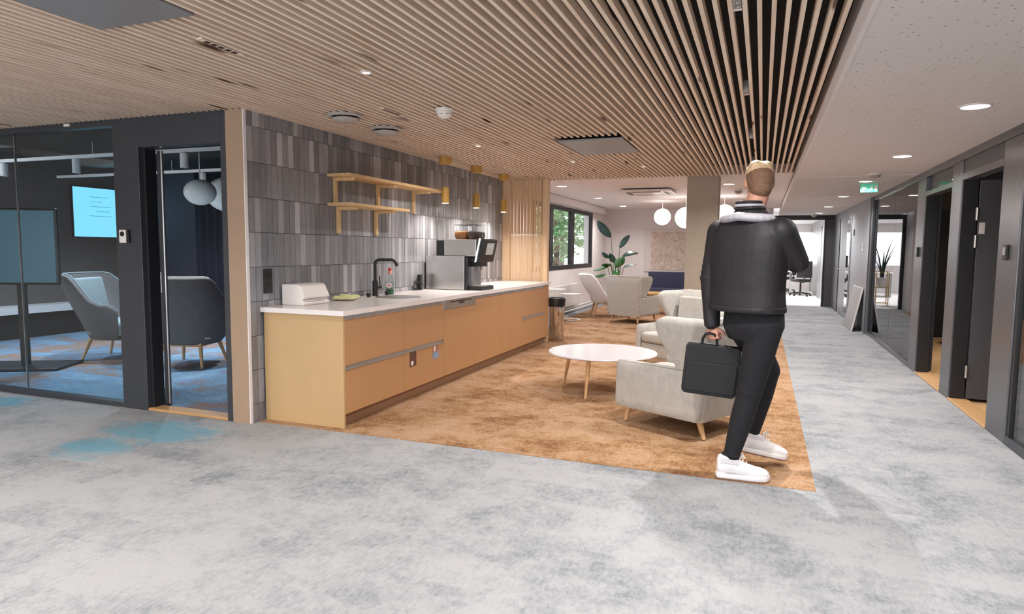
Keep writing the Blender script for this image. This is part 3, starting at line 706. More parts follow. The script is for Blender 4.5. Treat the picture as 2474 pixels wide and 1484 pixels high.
# ================================================================== KITCHEN
ZW, XF, YE, YF = 0.875, -2.83, 4.0, 8.95
t = thing('kitchen_worktop', 'long white worktop of the ochre kitchen with round sink cutout', 'worktop', (0, 0, 0))
def top_with_hole(x0, x1, y0, y1, z0, z1, cx, cy, r, n=40):
    ys = [y0, cy - r - .05, cy + r + .05, y1]
    mb = MB(); mb.box((x0, y0, z0), (x1, ys[1], z1)); mb.box((x0, ys[2], z0), (x1, y1, z1))
    sq = []; ci = []
    hx0, hx1 = cx - x0, x1 - cx; hy = r + .05
    for k in range(n):
        a = 2 * PI * k / n; c_, s_ = math.cos(a), math.sin(a)
        tt = min((hx1 / c_) if c_ > 1e-6 else (-hx0 / c_ if c_ < -1e-6 else 1e9), hy / abs(s_) if abs(s_) > 1e-6 else 1e9)
        sq.append((cx + c_ * tt, cy + s_ * tt)); ci.append((cx + c_ * r, cy + s_ * r))
    corners = [(x1, cy + hy), (x0, cy + hy), (x0, cy - hy), (x1, cy - hy)]
    for z, up in ((z1, True), (z0, False)):
        o = len(mb.v); mb.v += [(x, y, z) for x, y in sq] + [(x, y, z) for x, y in ci] + [(x, y, z) for x, y in corners]
        for k in range(n):
            k2 = (k + 1) % n; f = (o + k, o + k2, o + n + k2, o + n + k); mb.f.append(f if up else f[::-1])
        for q, (X, Y) in enumerate(corners):
            ang = math.atan2(Y - cy, X - cx) % (2 * PI); k = int(ang / (2 * PI) * n) % n; f = (o + k, o + 2 * n + q, o + (k + 1) % n); mb.f.append(f if up else f[::-1])
    mb.loft([[Vector((x, y, z1)) for x, y in ci], [Vector((x, y, z0)) for x, y in ci]], cap=False)
    for (a, b_) in (((x0, ys[1], z0), (x0, ys[2], z1)), ((x1, ys[1], z0), (x1, ys[2], z1))):
        mb.add([(a[0], a[1], a[2]), (a[0], b_[1], a[2]), (a[0], b_[1], b_[2]), (a[0], a[1], b_[2])], [(0, 1, 2, 3)])
    return mb
SKX, SKY, SKR = -3.19, 5.40, 0.20
ob('slab', top_with_hole(XT + 0.004, XF + 0.022, YE - 0.02, YF, ZW - 0.036, ZW, SKX, SKY, SKR), 'worktop', t)
t = thing('round_sink', 'round stainless steel sink let into the white worktop', 'sink', (SKX, SKY, ZW))
ob('bowl', MB().lathe([(SKR + .012, 0.002), (SKR - .006, 0.003), (SKR - .012, -0.01), (SKR - .02, -0.10), (SKR - .07, -0.135), (0.03, -0.14), (0.0, -0.14)], n=40), 'steel', t, smooth=True)
ob('drain', MB().cyl((0, 0, -0.139), (0, 0, -0.134), 0.04, n=24), 'chrome', t)
tag(ob('end_panel', B((XT + .02, YE, 0.004), (XF + 0.004, YE + 0.02, ZW - 0.0365)), 'ochre_lit', bevel=0.0015), 'plain ochre end panel of the kitchen row facing the tan post', 'panel')
tag(ob('plinth_board', B((XF - 0.065, YE + .021, 0.004), (XF - 0.05, YF - 0.06, 0.098)), 'plinth', bevel=0.001), 'brown recessed plinth board under the ochre kitchen fronts', 'plinth')
def base_unit(name, label, y0, y1, kind):
    t = thing(name, label, 'cabinet' if kind != 'dw' else 'dishwasher', (0, y0, 0)); w = y1 - y0
    ob('body', B((XT + .03, 0.003, 0.1), (XF - 0.022, w - 0.003, ZW - (0.20 if 'stickers' in label else 0.037))), 'ochre', t)
    def front(nm, z0, z1): return ob(nm, B((XF - 0.02, 0.002, z0), (XF, w - 0.002, z1)), 'ochre', t, bevel=0.0015)
    if kind == 'drawers':
        d = front('drawer', 0.468, 0.805); ob('handle', B((XF - 0.02, 0.002, 0.812), (XF - 0.006, w - 0.002, 0.834)), 'aluminium', d)
        ob('handle_lip', B((XF - 0.006, 0.002, 0.806), (XF + 0.004, w - 0.002, 0.816)), 'aluminium', d, bevel=0.001)
        d = front('drawer', 0.105, 0.43); ob('handle', B((XF - 0.02, 0.002, 0.438), (XF - 0.008, w - 0.002, 0.466)), 'aluminium', d)
        ob('handle_lip', B((XF - 0.008, 0.002, 0.431), (XF + 0.006, w - 0.002, 0.443)), 'aluminium', d, bevel=0.001)
    elif kind == 'door':
        d = front('door', 0.105, 0.805); ob('handle', B((XF - 0.02, 0.002, 0.812), (XF - 0.006, w - 0.002, 0.834)), 'aluminium', d)
        ob('handle_lip', B((XF - 0.006, 0.002, 0.806), (XF + 0.004, w - 0.002, 0.816)), 'aluminium', d, bevel=0.001)
    else:
        front('door', 0.105, 0.742)
        p = ob('control_panel', B((XF - 0.02, 0.002, 0.745), (XF + 0.002, w - 0.002, 0.836)), 'steel', t, bevel=0.002)
        ob('grip_slot', B((XF + 0.0015, w * .2, 0.806), (XF + 0.003, w * .86, 0.818)), 'black_plastic', p)
        ob('display', B((XF + 0.0015, w * .46, 0.785), (XF + 0.003, w * .62, 0.80)), 'black_plastic', p)
        for q in (.15, .25, .55, .65, .75, .85, .93): ob('button', MB().cyl((XF + .0015, w * q, 0.765), (XF + .0045, w * q, 0.765), 0.007, n=10), 'chrome', p)
    return t
base_unit('drawer_cabinet', 'ochre cabinet with two drawers and long aluminium grips next to end panel', YE + .021, 4.87, 'drawers')
base_unit('drawer_cabinet', 'ochre cabinet with two drawers carrying small picture stickers', 4.87, 5.62, 'drawers')
base_unit('dishwasher', 'built-in dishwasher with steel control strip and ochre front', 5.62, 6.37, 'dw')
base_unit('door_cabinet', 'ochre cabinet with full height door beside the dishwasher', 6.37, 7.11, 'door')
base_unit('door_cabinet', 'ochre cabinet with full height door before the last drawers', 7.11, 7.85, 'door')
base_unit('drawer_cabinet', 'narrow looking ochre drawer cabinet next to slatted screen', 7.85, 8.72, 'drawers')
tag(ob('filler_panel', B((XT + .03, 8.725, 0.1), (XF - .004, YF - .001, ZW - .037)), 'ochre', bevel=0.001), 'narrow ochre filler panel between last drawers and slatted screen', 'panel')
for y, zz, ma, mb_, lb in ((4.972, .30, 'sticker_brown', 'label_white', 'dark brown picture sticker with white blob on drawer front'), (5.40, .305, 'sticker_blue', 'sticker_red', 'blue and reddish picture sticker under drawer grip')):
    t = thing('picture_sticker', lb, 'sticker', (XF + .0005, y, zz))
    ob('print', B((0, 0, 0), (0.0015, 0.115, 0.062)), ma, t)
    ob('print', B((0, 0, 0.064), (0.0015, 0.115, 0.128)), 'sticker_brown' if 'brown' in lb else 'sticker_red', t)
    if 'white blob' in lb: ob('blob', MB().cyl((0.0015, 0.04, 0.03), (0.0025, 0.04, 0.03), 0.022, n=14), 'label_white', t)
    else: ob('blob', B((0.0015, 0.02, 0.07), (0.0022, 0.05, 0.122)), 'label_white', t)
# wall sockets
for z, lb in ((1.075, 'black wall socket on grey tiles, upper of the pair'), (0.978, 'black wall socket on grey tiles, lower of the pair')):
    t = thing('wall_socket', lb, 'socket', (XT + .004, 4.02, z))
    ob('plate', B((0, 0, 0), (0.012, 0.092, 0.092)), 'black_matte', t, bevel=0.004)
    ob('insert', B((0.012, 0.018, 0.018), (0.015, 0.074, 0.074)), 'black_plastic', t, bevel=0.003); ob('flap', B((0.015, 0.028, 0.052), (0.019, 0.064, 0.060)), 'black_matte', t)
# paper towel dispenser
t = thing('towel_dispenser', 'white plastic paper towel dispenser on worktop', 'dispenser', (-3.44, 4.21, ZW))
prof = [(-.105, 0), (.105, 0), (.118, .02), (.085, .043), (.118, .06), (.075, .152), (.055, .165), (-.105, .165)]
mbx = MB().loft([[Vector((x, y, z)) for x, z in prof] for y in (0, .32)])
ob('housing', mbx, 'white_plastic', t, bevel=0.008, seg=3)
ob('paper', B((0.07, .05, .034), (.112, .27, .040)), 'label_white', t)
# cloth
t = MB(); n = 14; rows = []
for i in range(n):
    u = i / (n - 1); rows.append([Vector((-.09 + .18 * v / 9, -.13 + .26 * u, .012 + .012 * math.sin(u * 7) * math.cos(v * .9) + .018 * u * (1 - v / 12))) for v in range(10)])
for i in range(n - 1):
    for j in range(9): pass
t.loft(rows, cap=False, close=False)
o = tag(ob('cleaning_cloth', t, 'cloth_yellow', loc=(-3.40, 4.87, ZW + .014), rot=(0, 0, .35), smooth=True), 'folded pale yellow cleaning cloth on worktop', 'cloth')
md = o.modifiers.new('thick', 'SOLIDIFY'); md.thickness = 0.012; md.offset = -1
# faucet
t = thing('faucet', 'black swan-neck kitchen faucet with side lever', 'faucet', (-3.45, 5.41, ZW), 0)
ob('base', MB().lathe([(.030, 0), (.030, .008), (.026, .012), (.026, .145), (.0, .145)], n=24), 'black_matte', t, smooth=True)
pts = [(0, 0, .14), (0, 0, .30)] + [(.045 * (1 - math.cos(a)), 0, .30 + .045 * math.sin(a)) for a in [PI / 2 * k / 5 for k in range(1, 6)]]
pts += [(.10, .0, .345), (.15, 0, .345)] + [(.15 + .05 * math.sin(a), 0, .295 + .05 * math.cos(a)) for a in [1.1 * k / 5 for k in range(1, 6)]] + [(.21, 0, .285)]
ob('spout', MB().tube(pts, .015, n=14), 'black_matte', t, smooth=True, rot=(0, 0, .5))
lv = ob('lever_hub', MB().cyl((0, 0.02, .085), (.02, .065, .085), .02, n=18), 'black_matte', t, smooth=True)
ob('lever', MB().tube([(.018, .06, .09), (.012, .055, .19)], .006, n=8), 'black_matte', lv, smooth=True)
for y, lb in ((5.25, 'small black push button on worktop left of the faucet base, under nothing'), (5.57, 'small black push button on worktop between faucet and soap bottle')):
    lb = lb.replace(' left of the faucet base, under nothing', ' between yellow cloth and faucet')
    t = thing('push_button', lb, 'button', (-3.42, y, ZW)); ob('stem', MB().cyl((0, 0, 0), (0, 0, .016), .017, n=18), 'black_matte', t); ob('cap', MB().cyl((0, 0, .016), (0, 0, .036), .022, n=20), 'black_matte', t, bevel=0.002)
t = thing('dish_soap_bottle', 'clear dish soap bottle with red cap and round label', 'bottle', (-3.44, 5.66, ZW), math.radians(-25))
t.scale = (1.25, 1.25, .97)
ob('body', MB().lathe([(.03, 0), (.034, .01), (.034, .12), (.028, .17), (.016, .2), (.014, .21), (0, .21)], n=24), 'bottle_plastic', t, smooth=True)
ob('soap', MB().lathe([(.0, .004), (.030, .004), (.031, .055), (0, .055)], n=24), 'soap_green', t, smooth=True)
cp = ob('cap', MB().lathe([(.017, .205), (.017, .235), (.013, .24), (.0, .24)], n=18), 'pink_plastic', t); ob('nozzle', MB().lathe([(.013, .24), (.012, .265), (.006, .272), (0, .272)], n=16), 'red_plastic', cp, smooth=True)
lb = ob('label', MB().cyl((0.0335, 0, .095), (.0365, 0, .095), .03, n=22), 'label_white', t, rot=(0, 0, -PI / 4)); ob('print', MB().cyl((.0365, 0, .095), (.037, 0, .095), .012, n=14), 'pink_plastic', lb)
ob('label_ring', MB().cyl((0.033, 0, .095), (.035, 0, .095), .035, n=22), 'soap_green', t, rot=(0, 0, -PI / 4))
# coffee machine
t = thing('coffee_machine', 'stainless steel and black bean-to-cup coffee machine with touch screen', 'coffee machine', (0, 6.58, ZW))
ob('side_panel', B((-3.53, 0, 0.006), (-3.06, 0.012, 0.375)), 'panel_steel', t, bevel=0.003)
ob('lower_body', B((-3.53, 0.013, 0.004), (-3.06, 0.40, 0.372)), 'black_plastic', t, bevel=0.004)
ob('front_cover', B((-3.059, 0.005, 0.004), (-3.02, 0.38, 0.36)), 'black_plastic', t, bevel=0.01)
ob('upper_body', B((-3.32, 0.03, 0.378), (-2.93, 0.40, 0.56)), 'steel', t, bevel=0.006)
ob('rear_block', B((-3.42, 0.04, 0.378), (-3.325, 0.38, 0.55)), 'black_plastic', t, bevel=0.004)
M = Matrix.Translation((-2.925, 0, 0.32)) @ Matrix.Rotation(math.radians(12), 4, 'Y')
sp = ob('screen_housing', MB().box((0, 0.02, 0), (0.05, 0.40, 0.255), M), 'black_plastic', t, bevel=0.008)
ob('screen', MB().box((0.0505, 0.12, 0.085), (0.052, 0.32, 0.215), M), 'ui_grey', sp); ob('screen_text', MB().box((0.052, 0.15, 0.175), (0.0525, 0.26, 0.182), M), 'label_white', sp)
ob('light_strip', MB().box((-0.014, 0.012, -0.01), (0.0, 0.02, 0.255), M), 'machine_light', sp)
ob('outlet', MB().box((-3.03, .12, .26), (-2.90, .28, .318)), 'black_plastic', t, bevel=0.006)
for yy in (.17, .23): ob('nozzle', MB().cyl((-2.95, yy, .26), (-2.95, yy, .22), .01, .007, n=12), 'chrome', t)
ob('cup_column', B((-3.02, .1, .03), (-2.99, .3, .26)), 'panel_steel', t)
dt = ob('drip_tray', B((-3.02, .03, 0.002), (-2.86, .37, .045)), 'black_plastic', t, bevel=0.006); ob('grille', B((-3.0, .05, .045), (-2.88, .35, .049)), 'steel', dt)
for x0, x1, mt, hgt in ((-3.22, -3.07, 'beans', .10), (-3.055, -2.95, 'dark_beans', .10)):
    h = ob('bean_hopper', MB().loft([rrect(x0 + .01, x1 - .01, .08, .34, .561, .03), rrect(x0, x1, .06, .36, .59, .03), rrect(x0, x1, .06, .36, .72, .03)]), 'clear_glass', t, smooth=True)
    ob('beans', MB().loft([rrect(x0 + .014, x1 - .014, .085, .335, .563, .028), rrect(x0 + .005, x1 - .005, .066, .354, .592, .028), rrect(x0 + .005, x1 - .005, .066, .354, .64, .028), rrect(x0 + .03, x1 - .03, .1, .3, .65, .02)]), mt, h, smooth=True)
    ob('hopper_lid', MB().loft([rrect(x0 - .003, x1 + .003, .057, .363, .72, .03), rrect(x0 - .003, x1 + .003, .057, .363, .73, .03)]), 'clear_glass', h)
t = thing('power_adapter', 'black plug and coiled cable behind the coffee machine', 'plug', (-3.52, 6.42, ZW))
ob('plug', B((-.025, -.02, .0), (.02, .03, .17)), 'black_plastic', t, bevel=0.006)
ob('cable', MB().tube([(.0 + .03 * math.cos(a * .7), -.06 + .055 * math.cos(a), .05 + .045 * math.sin(a)) for a in [k * .45 for k in range(34)]], .005, n=6), 'black_plastic', t, smooth=True)
# wall shelves
def shelf(y0, y1, z, brs, label):
    t = thing('wall_shelf', label, 'shelf', (XT + .004, y0, z), group='light wooden wall shelves over the worktop')
    ob('board', B((0, 0, 0), (0.235, y1 - y0, 0.026)), 'shelf_wood', t, bevel=0.002)
    for y in brs:
        b_ = ob('bracket', B((0.0, y - y0 - .018, -0.235), (0.028, y - y0 + .018, -0.001)), 'bracket_wood', t, bevel=0.002)
        ob('bracket_arm', B((0.029, y - y0 - .018, -0.03), (0.21, y - y0 + .018, -0.001)), 'shelf_wood', b_, bevel=0.002)
shelf(4.83, 6.62, 1.945, (4.93, 5.62, 6.32), 'upper light wooden wall shelf on three brackets')
shelf(4.83, 5.86, 1.695, (4.97, 5.58), 'lower shorter light wooden wall shelf on two brackets')
# pendant lamps
for y, lb in ((6.58, 'ochre cylinder pendant lamp above the coffee machine'), (7.42, 'ochre cylinder pendant lamp between coffee machine and slatted screen'), (8.33, 'ochre cylinder pendant lamp in front of slatted screen')):
    t = thing('pendant_lamp', lb, 'lamp', (-3.29, y, ZS), group='ochre pendant lamps over the worktop')
    ob('canopy', MB().cyl((0, 0, 0.0), (0, 0, -.075), .07, n=28), 'brass_paint', t, bevel=0.002)
    ob('cable', MB().cyl((0, 0, -.075), (0, 0, -.335), .003, n=8), 'brass_paint', t)
    ob('shade', MB().lathe([(.0, -.33), (.041, -.33), (.043, -.50), (.037, -.50), (.035, -.36), (0, -.36)], n=28), 'brass_paint', t, smooth=True)
    ob('bulb', MB().lathe([(0, -.49), (.036, -.49), (.034, -.503), (.0, -.506)], n=20), 'lamp_glow', t, smooth=True)
    lamp('pendant_beam', (0, 0, -.515), 7, .07, (1, .93, .85), spread=140, parent=t)
# slatted screen at the end of the counter
t = thing('slatted_screen', 'upright pine slat screen closing the kitchen end', 'screen', (0, 9.0, 0))
ob('side_board', B((XT + .004, -.04, ZW + .002), (-3.44, .02, ZS)), 'screen_wood', t)
ob('end_post', B((-2.94, -.045, 0.004), (-2.86, .03, ZS)), 'screen_wood', t, bevel=0.002)
ob('crossbar', B((-3.44, -.015, 1.53), (-2.945, .0, 1.545)), 'screen_wood', t)
for i in range(10):
    x = -3.415 + .0498 * i
    for z0, z1 in ((ZW + .002, 1.525), (1.55, ZS)):
        hi = z0 > 1.2; ang = 50 if hi else 28
        ob('slat', B((-.021, -.006, 0), (.021, .006, z1 - z0)), 'screen_wood', t, loc=(x, -.008, z0), rot=(0, 0, math.radians(ang)), bevel=0.002)

# ================================================================== LOUNGE FURNITURE
def heading(fx, fy): return math.atan2(fy, fx) - PI / 2      # local +Y looks along (fx, fy)
def wing_chair(label, loc, f):
    t = thing('wingback_armchair', label, 'armchair', loc, heading(*f), 'pale grey wingback armchairs')
    H, A = 0.86, 0.49
    def edge(z):        # (back y, front y) of the side panel at height z
        back = -0.36 - 0.10 * max(0, (z - 0.13)) / 0.73
        if z <= A: return back, 0.39 - 0.03 * (z - .13)
        u = (z - A) / (H - A)
        fr = -0.16 + 0.17 * math.sin(min(1, u * 1.18) * PI / 2) ** 1.4
        if u > .86: fr -= 0.09 * ((u - .86) / .14) ** 2
        return back, fr
    levels = [0.13, 0.14, 0.16, 0.2, 0.3, 0.4, 0.45, 0.475, 0.487, 0.49, 0.4905, 0.50, 0.52, 0.55, 0.58, 0.62, 0.66, 0.7, 0.74, 0.78, 0.81, 0.835, 0.85, 0.858, 0.86]
    for s in (-1, 1):
        rings = []
        for z in levels:
            y0, y1 = edge(z); th = 0.042; i = 0.0
            if z < .16: i = (0.16 - z) * .6
            if .45 < z <= .49: i = .014 * ((z - .45) / .04) ** 2; y1 -= i
            if z > .82: i = .03 * ((z - .82) / .04) ** 2
            fl = 0.345 + 0.035 * max(0, z - A) / (H - A)
            x0, x1 = fl - th + i, fl + th - i
            ring = rrect(x0, x1, y0 + i, y1 - (i if z < .16 else 0), z, 0.034)
            rings.append([Vector((p.x * s, p.y, p.z)) for p in (ring if s > 0 else reversed(ring))])
        sd = ob('side_wing', MB().loft(rings), 'sofa_fabric', t, smooth=55)
        pts = []
        for z in [0.16 + .01 * k for k in range(33)]: pts.append((s * (0.345 + .046), edge(z)[1] - .004, z))
    rings = []
    for k in range(15):
        z = 0.13 + (H - .13 + .005) * k / 14; yb = -0.36 - 0.10 * (z - .13) / .73
        i = 0.0 if k < 13 else (.012 if k == 13 else .04)
        w = 0.36 + 0.02 * max(0, z - A) / (H - A)
        rings.append(rrect(-w, w, yb - .012 + i, yb + 0.115 - i, z, .05))
    ob('backrest', MB().loft(rings), 'sofa_fabric', t, smooth=55)
    ob('seat_base', cushion(-.30, .30, -.30, .37, .135, .29, .02, .015), 'sofa_fabric', t, smooth=True)
    ob('seat_cushion', cushion(-.298, .298, -.24, .385, .292, .41, .05, .035, .012), 'sofa_fabric', t, smooth=True)
    bc = cushion(-.285, .285, .0, .11, 0, .37, .04, .03)
    ob('back_cushion', bc, 'sofa_fabric', t, smooth=True, loc=(0, -.29, .42), rot=(math.radians(9), 0, 0))
    pp = []
    for x, z in [(-.33 + .066 * k, .862) for k in range(11)]: pp.append((x, -.455, z))
    ob('piping', MB().tube(pp, .005, n=6), 'piping', t, smooth=True)
    for sx in (-1, 1):
        for sy, dy in ((-.30, -.07), (.31, .02)):
            ob('leg', MB().tube([(sx * .27, sy, .15), (sx * .285, sy + dy * .5, .075), (sx * .30, sy + dy, .006)], .02, n=12, radii=[.026, .021, .014]), 'leg_wood', t, smooth=True)
    t.scale = (.92, 1, 1)
    return t
wing_chair('pale wingback armchair with its side turned, nearest the walking man', (-0.53, 5.12, 0.004), (-0.88, 0.47))
wing_chair('pale wingback armchair facing the round white table, seat visible', (-0.82, 7.6, 0.004), (-0.55, -0.83))
wing_chair('pale wingback armchair seen from behind near the leafy plant', (-2.22, 12.3, 0.004), (0.3, 0.95))
# round coffee table
t = thing('coffee_table', 'round white coffee table on turned wooden legs', 'table', (-1.386, 6.09, 0.004))
ob('tabletop', MB().lathe([(.0, .345), (.46, .345), (.50, .352), (.512, .36), (.508, .37), (0, .37)], n=64), 'table_white', t, smooth=40)
for a in (160, 264, 70, 340):
    a = math.radians(a); ob('leg', MB().cyl((.37 * math.cos(a), .37 * math.sin(a), .345), (.445 * math.cos(a), .445 * math.sin(a), 0.0), .021, .012, n=14), 'leg_wood', t, smooth=True)
# shell chair
def shell_chair(name, label, loc, f, fab, inner, W=.40, back=.96, arm=.60, seat=.40, group=None, bottom=.27, lean=.16, bar=True):
    t = thing(name, label, 'armchair', loc, heading(*f), group)
    nu, nv = 29, 12; rows = []
    for i in range(nu):
        u = -1 + 2 * i / (nu - 1); th = u * math.radians(118)
        k = max(0.0, math.cos(th * .78)); kk = min(1.0, max(0.0, (k - .30) / .45)); kk = kk * kk * (3 - 2 * kk)
        Hh = arm + (back - arm) * kk
        if abs(u) > .86: Hh -= .08 * ((abs(u) - .86) / .14) ** 1.5
        row = []
        for j in range(nv):
            v = j / (nv - 1)
            R = W * (.62 + .38 * math.sin(v * PI / 2) ** .8)
            sx = math.copysign(abs(math.sin(th)) ** .8, th); cy_ = math.copysign(abs(math.cos(th)) ** .8, math.cos(th))
            z = bottom + v * (Hh - bottom)
            yy = -R * cy_ * .92 - lean * max(0, (z - .45)) * max(0, cy_)
            row.append(Vector((R * sx * 1.0, yy, z)))
        rows.append(row)
    o = ob('shell', MB().loft(rows, cap=False, close=False), fab, t, smooth=True)
    md = o.modifiers.new('thick', 'SOLIDIFY'); md.thickness = .05; md.offset = -1
    md = o.modifiers.new('soft', 'BEVEL'); md.width = .018; md.segments = 3; md.limit_method = 'ANGLE'
    pts = [rows[i][nv - 1] + Vector((0, 0, .002)) for i in range(nu)]
    ob('rim_piping', MB().tube(pts, .007, n=6), inner, t, smooth=True)
    ob('seam', MB().tube([r + Vector((0, -.001, 0)) for r in rows[nu // 2]], .004, n=6), 'dark_metal', t, smooth=True)
    ob('seat_cushion', cushion(-W * .78, W * .78, -W * .62, W * .98, bottom + .02, seat + .03, .14, .04, .015), inner, t, smooth=True)
    ob('back_cushion', cushion(-W * .62, W * .62, 0, .09, 0, back - seat - .08, .12, .035), inner, t, smooth=True, loc=(0, -W * .80 + .02, seat + .03), rot=(math.radians(12), 0, 0))
    ob('underside', cushion(-W * .6, W * .6, -W * .55, W * .6, bottom - .03, bottom + .02, .1, .02), fab, t, smooth=True)
    for sx in (-1, 1):
        for sy in (-1, 1): ob('leg', MB().tube([(sx * W * .52, sy * W * .5, bottom - .01), (sx * W * .66, sy * W * .7, .0)], .02, n=12, radii=[.024, .014]), 'leg_wood', t, smooth=True)
        if bar: ob('side_bar', MB().cyl((sx * W * .53, -W * .5, bottom - .03), (sx * W * .53, W * .5, bottom - .03), .013, n=10), 'leg_wood', t, smooth=True)
    if bar:
        for sy in (-1, 1): ob('cross_bar', MB().cyl((-W * .53, sy * W * .5, bottom - .03), (W * .53, sy * W * .5, bottom - .03), .013, n=10), 'leg_wood', t, smooth=True)
    return t
shell_chair('shell_armchair', 'white rounded shell armchair on wooden legs under the lounge window', (-2.93, 13.0, .004), (.92, .35), 'shell_fabric', 'shell_fabric', .36, .86, .42, .36, bottom=.30, lean=.42, bar=False)
shell_chair('shell_armchair', 'grey upholstered armchair seen from behind in the meeting room doorway', (-6.0, 5.62, .004), (-.30, .95), 'grey_fabric', 'piping', .40, 1.0, .72, .42, 'meeting room armchairs')
shell_chair('shell_armchair', 'grey armchair behind the meeting room glass, shown from its side', (-7.15, 5.65, .004), (.93, .36), 'grey_fabric', 'light_fabric', .42, 1.0, .66, .42, 'meeting room armchairs', lean=.3)
# white side tables
for (x, y, h, lb) in ((-3.36, 12.0, .50, 'small round white side table with ring base near the bin'), (-3.48, 11.35, .62, 'taller small white side table mostly hidden by the slatted screen')):
    t = thing('side_table', lb, 'side table', (x, y, .004), group='white metal side tables')
    ob('tabletop', MB().lathe([(0, h - .012), (.20, h - .012), (.205, h), (.0, h)], n=36), 'thin_white', t, smooth=40)
    ob('post', MB().cyl((-.16, 0, .01), (-.16, 0, h - .012), .011, n=12), 'thin_white', t, smooth=True)
    ob('base_ring', MB().tube([(.17 * math.cos(a), .17 * math.sin(a), .011) for a in [2 * PI * k / 32 for k in range(33)]], .011, n=8), 'thin_white', t, smooth=True)
# bin
t = thing('waste_bin', 'chrome cylinder waste bin with black swing top beside screen', 'bin', (-2.80, 9.22, .004))
ob('body', MB().lathe([(0, 0), (.115, 0), (.118, .01), (.122, .50), (0, .50)], n=40), 'chrome', t, smooth=40)
ob('collar', MB().lathe([(.122, .50), (.128, .505), (.136, .60), (.132, .625), (.118, .63), (.105, .61), (.105, .52)], n=40, cap=False), 'black_plastic', t, smooth=40)
ob('flap', MB().lathe([(0, .60), (.10, .595), (.104, .605), (0, .612)], n=32), 'black_matte', t, smooth=True)
# radiator
t = thing('radiator', 'white panel radiator with pipes under the lounge window', 'radiator', (-3.80, 0, 0))
ob('panel', B((.03, 11.0, .16), (.09, 13.9, .62)), 'thin_white', t, bevel=0.008)
for k in range(24): ob('rib', B((.09, 11.06 + k * .12, .2), (.094, 11.12 + k * .12, .58)), 'thin_white', t)
for z in (.06, .12): ob('pipe', MB().cyl((.06, 10.0, z), (.06, 16.7, z), .016, n=12), 'thin_white', t, smooth=True)
ob('riser', MB().tube([(.06, 14.0, .12), (.06, 14.0, .52), (.06, 13.88, .55)], .013, n=10), 'thin_white', t, smooth=True)
ob('valve', MB().cyl((.06, 14.0, .50), (.06, 14.0, .58), .024, n=14), 'white_plastic', t)
# bench, art, wooden table
t = thing('wall_bench', 'navy blue upholstered bench along the lounge end wall', 'bench', (-2.0, 16.42, .004))
ob('back', cushion(-.66, 1.0, .22, .36, .28, .80, .02, .02), 'navy_fabric', t, smooth=True)
ob('seat', cushion(-.66, 1.0, -.28, .21, .26, .42, .03, .03), 'navy_fabric', t, smooth=True)
ob('plinth', B((-.62, -.2, 0), (.96, .3, .255)), 'frame_black', t)
t = thing('wall_picture', 'large abstract beige relief picture above the navy bench', 'picture', (-2.8, 16.79, .80))
ob('mount', B((0, -.03, 0), (1.75, 0, 1.06)), 'art_frame', t, bevel=0.004)
ob('relief', B((.17, -.04, .05), (1.60, -.03, 1.0)), 'artwork', t)
t = thing('low_table', 'low wooden table in front of the navy bench', 'table', (-1.95, 14.15, .004))
ob('tabletop', B((-.45, -.35, .41), (.45, .35, .44)), 'table_wood', t, bevel=0.004)
for sx in (-1, 1):
    for sy in (-1, 1): ob('leg', MB().cyl((sx * .30, sy * .22, .41), (sx * .38, sy * .28, 0), .018, .012, n=10), 'leg_wood', t, smooth=True)
# plant
t = thing('potted_plant', 'tall strelitzia plant in pale pot by the lounge window', 'plant', (-3.05, 14.45, .004))
ob('pot', MB().lathe([(0, 0), (.15, 0), (.19, .34), (.175, .34), (.165, .30), (0, .30)], n=28), 'pot', t, smooth=40)
ob('soil', MB().cyl((0, 0, .3), (0, 0, .31), .165, n=20), 'trunk', t)
def big_leaf(base, stem_top, tip, width, mat, fold=.25, droop=.0):
    b_, s_, e_ = Vector(base), Vector(stem_top), Vector(tip)
    st = ob('stem', MB().tube([b_, b_.lerp(s_, .5) + Vector((.01, .01, .02)), s_], .01, n=7, radii=[.013, .01, .006]), 'stem_green', t, smooth=True)
    d = e_ - s_; u, w = perp(d)
    side = Vector((.95, -.3, 0)); side = (side - d.normalized() * side.dot(d.normalized())).normalized(); up = side.cross(d.normalized())
    n = 9; left = []; mid = []; right = []
    for k in range(n):
        q = k / (n - 1); c = s_ + d * q + Vector((0, 0, -droop * q * q)); ww = width * math.sin(PI * min(1, q * .93 + .05)) ** .75
        mid.append(c); left.append(c - side * ww + up * ww * fold); right.append(c + side * ww + up * ww * fold)
    mb = MB(); mb.loft([left, mid, right], cap=False, close=False)
    o = ob('leaf', mb, mat, t, smooth=True); md = o.modifiers.new('thick', 'SOLIDIFY'); md.thickness = .004
big_leaf((0, 0, .3), (-.10, 0, 1.62), (-.42, .0, 1.97), .11, 'leaf_dark', .15)
big_leaf((.02, 0, .3), (.10, 0, 1.38), (.32, 0, 1.66), .075, 'leaf_dark', .3)
big_leaf((.02, .02, .3), (.16, 0, 1.18), (.50, .05, 1.36), .075, 'leaf_dark', .3, .10)
big_leaf((0, .02, .3), (-.12, 0, 1.16), (-.30, 0, 1.28), .06, 'leaf_dark', .3)
big_leaf((.03, 0, .3), (.20, 0, .95), (.46, .05, 1.02), .06, 'leaf_dark', .3)
big_leaf((-.02, 0, .3), (-.16, 0, .96), (-.48, -.02, .92), .10, 'leaf_green', .2, .05)
big_leaf((-.02, -.03, .3), (-.06, -.05, 1.0), (-.28, -.1, 1.06), .10, 'leaf_green', .2, .06)
big_leaf((.0, -.03, .3), (.03, -.05, .95), (.16, -.1, 1.15), .09, 'leaf_green', .2)
big_leaf((.0, -.05, .3), (.0, -.07, .88), (.10, -.2, .80), .10, 'leaf_green', .2)
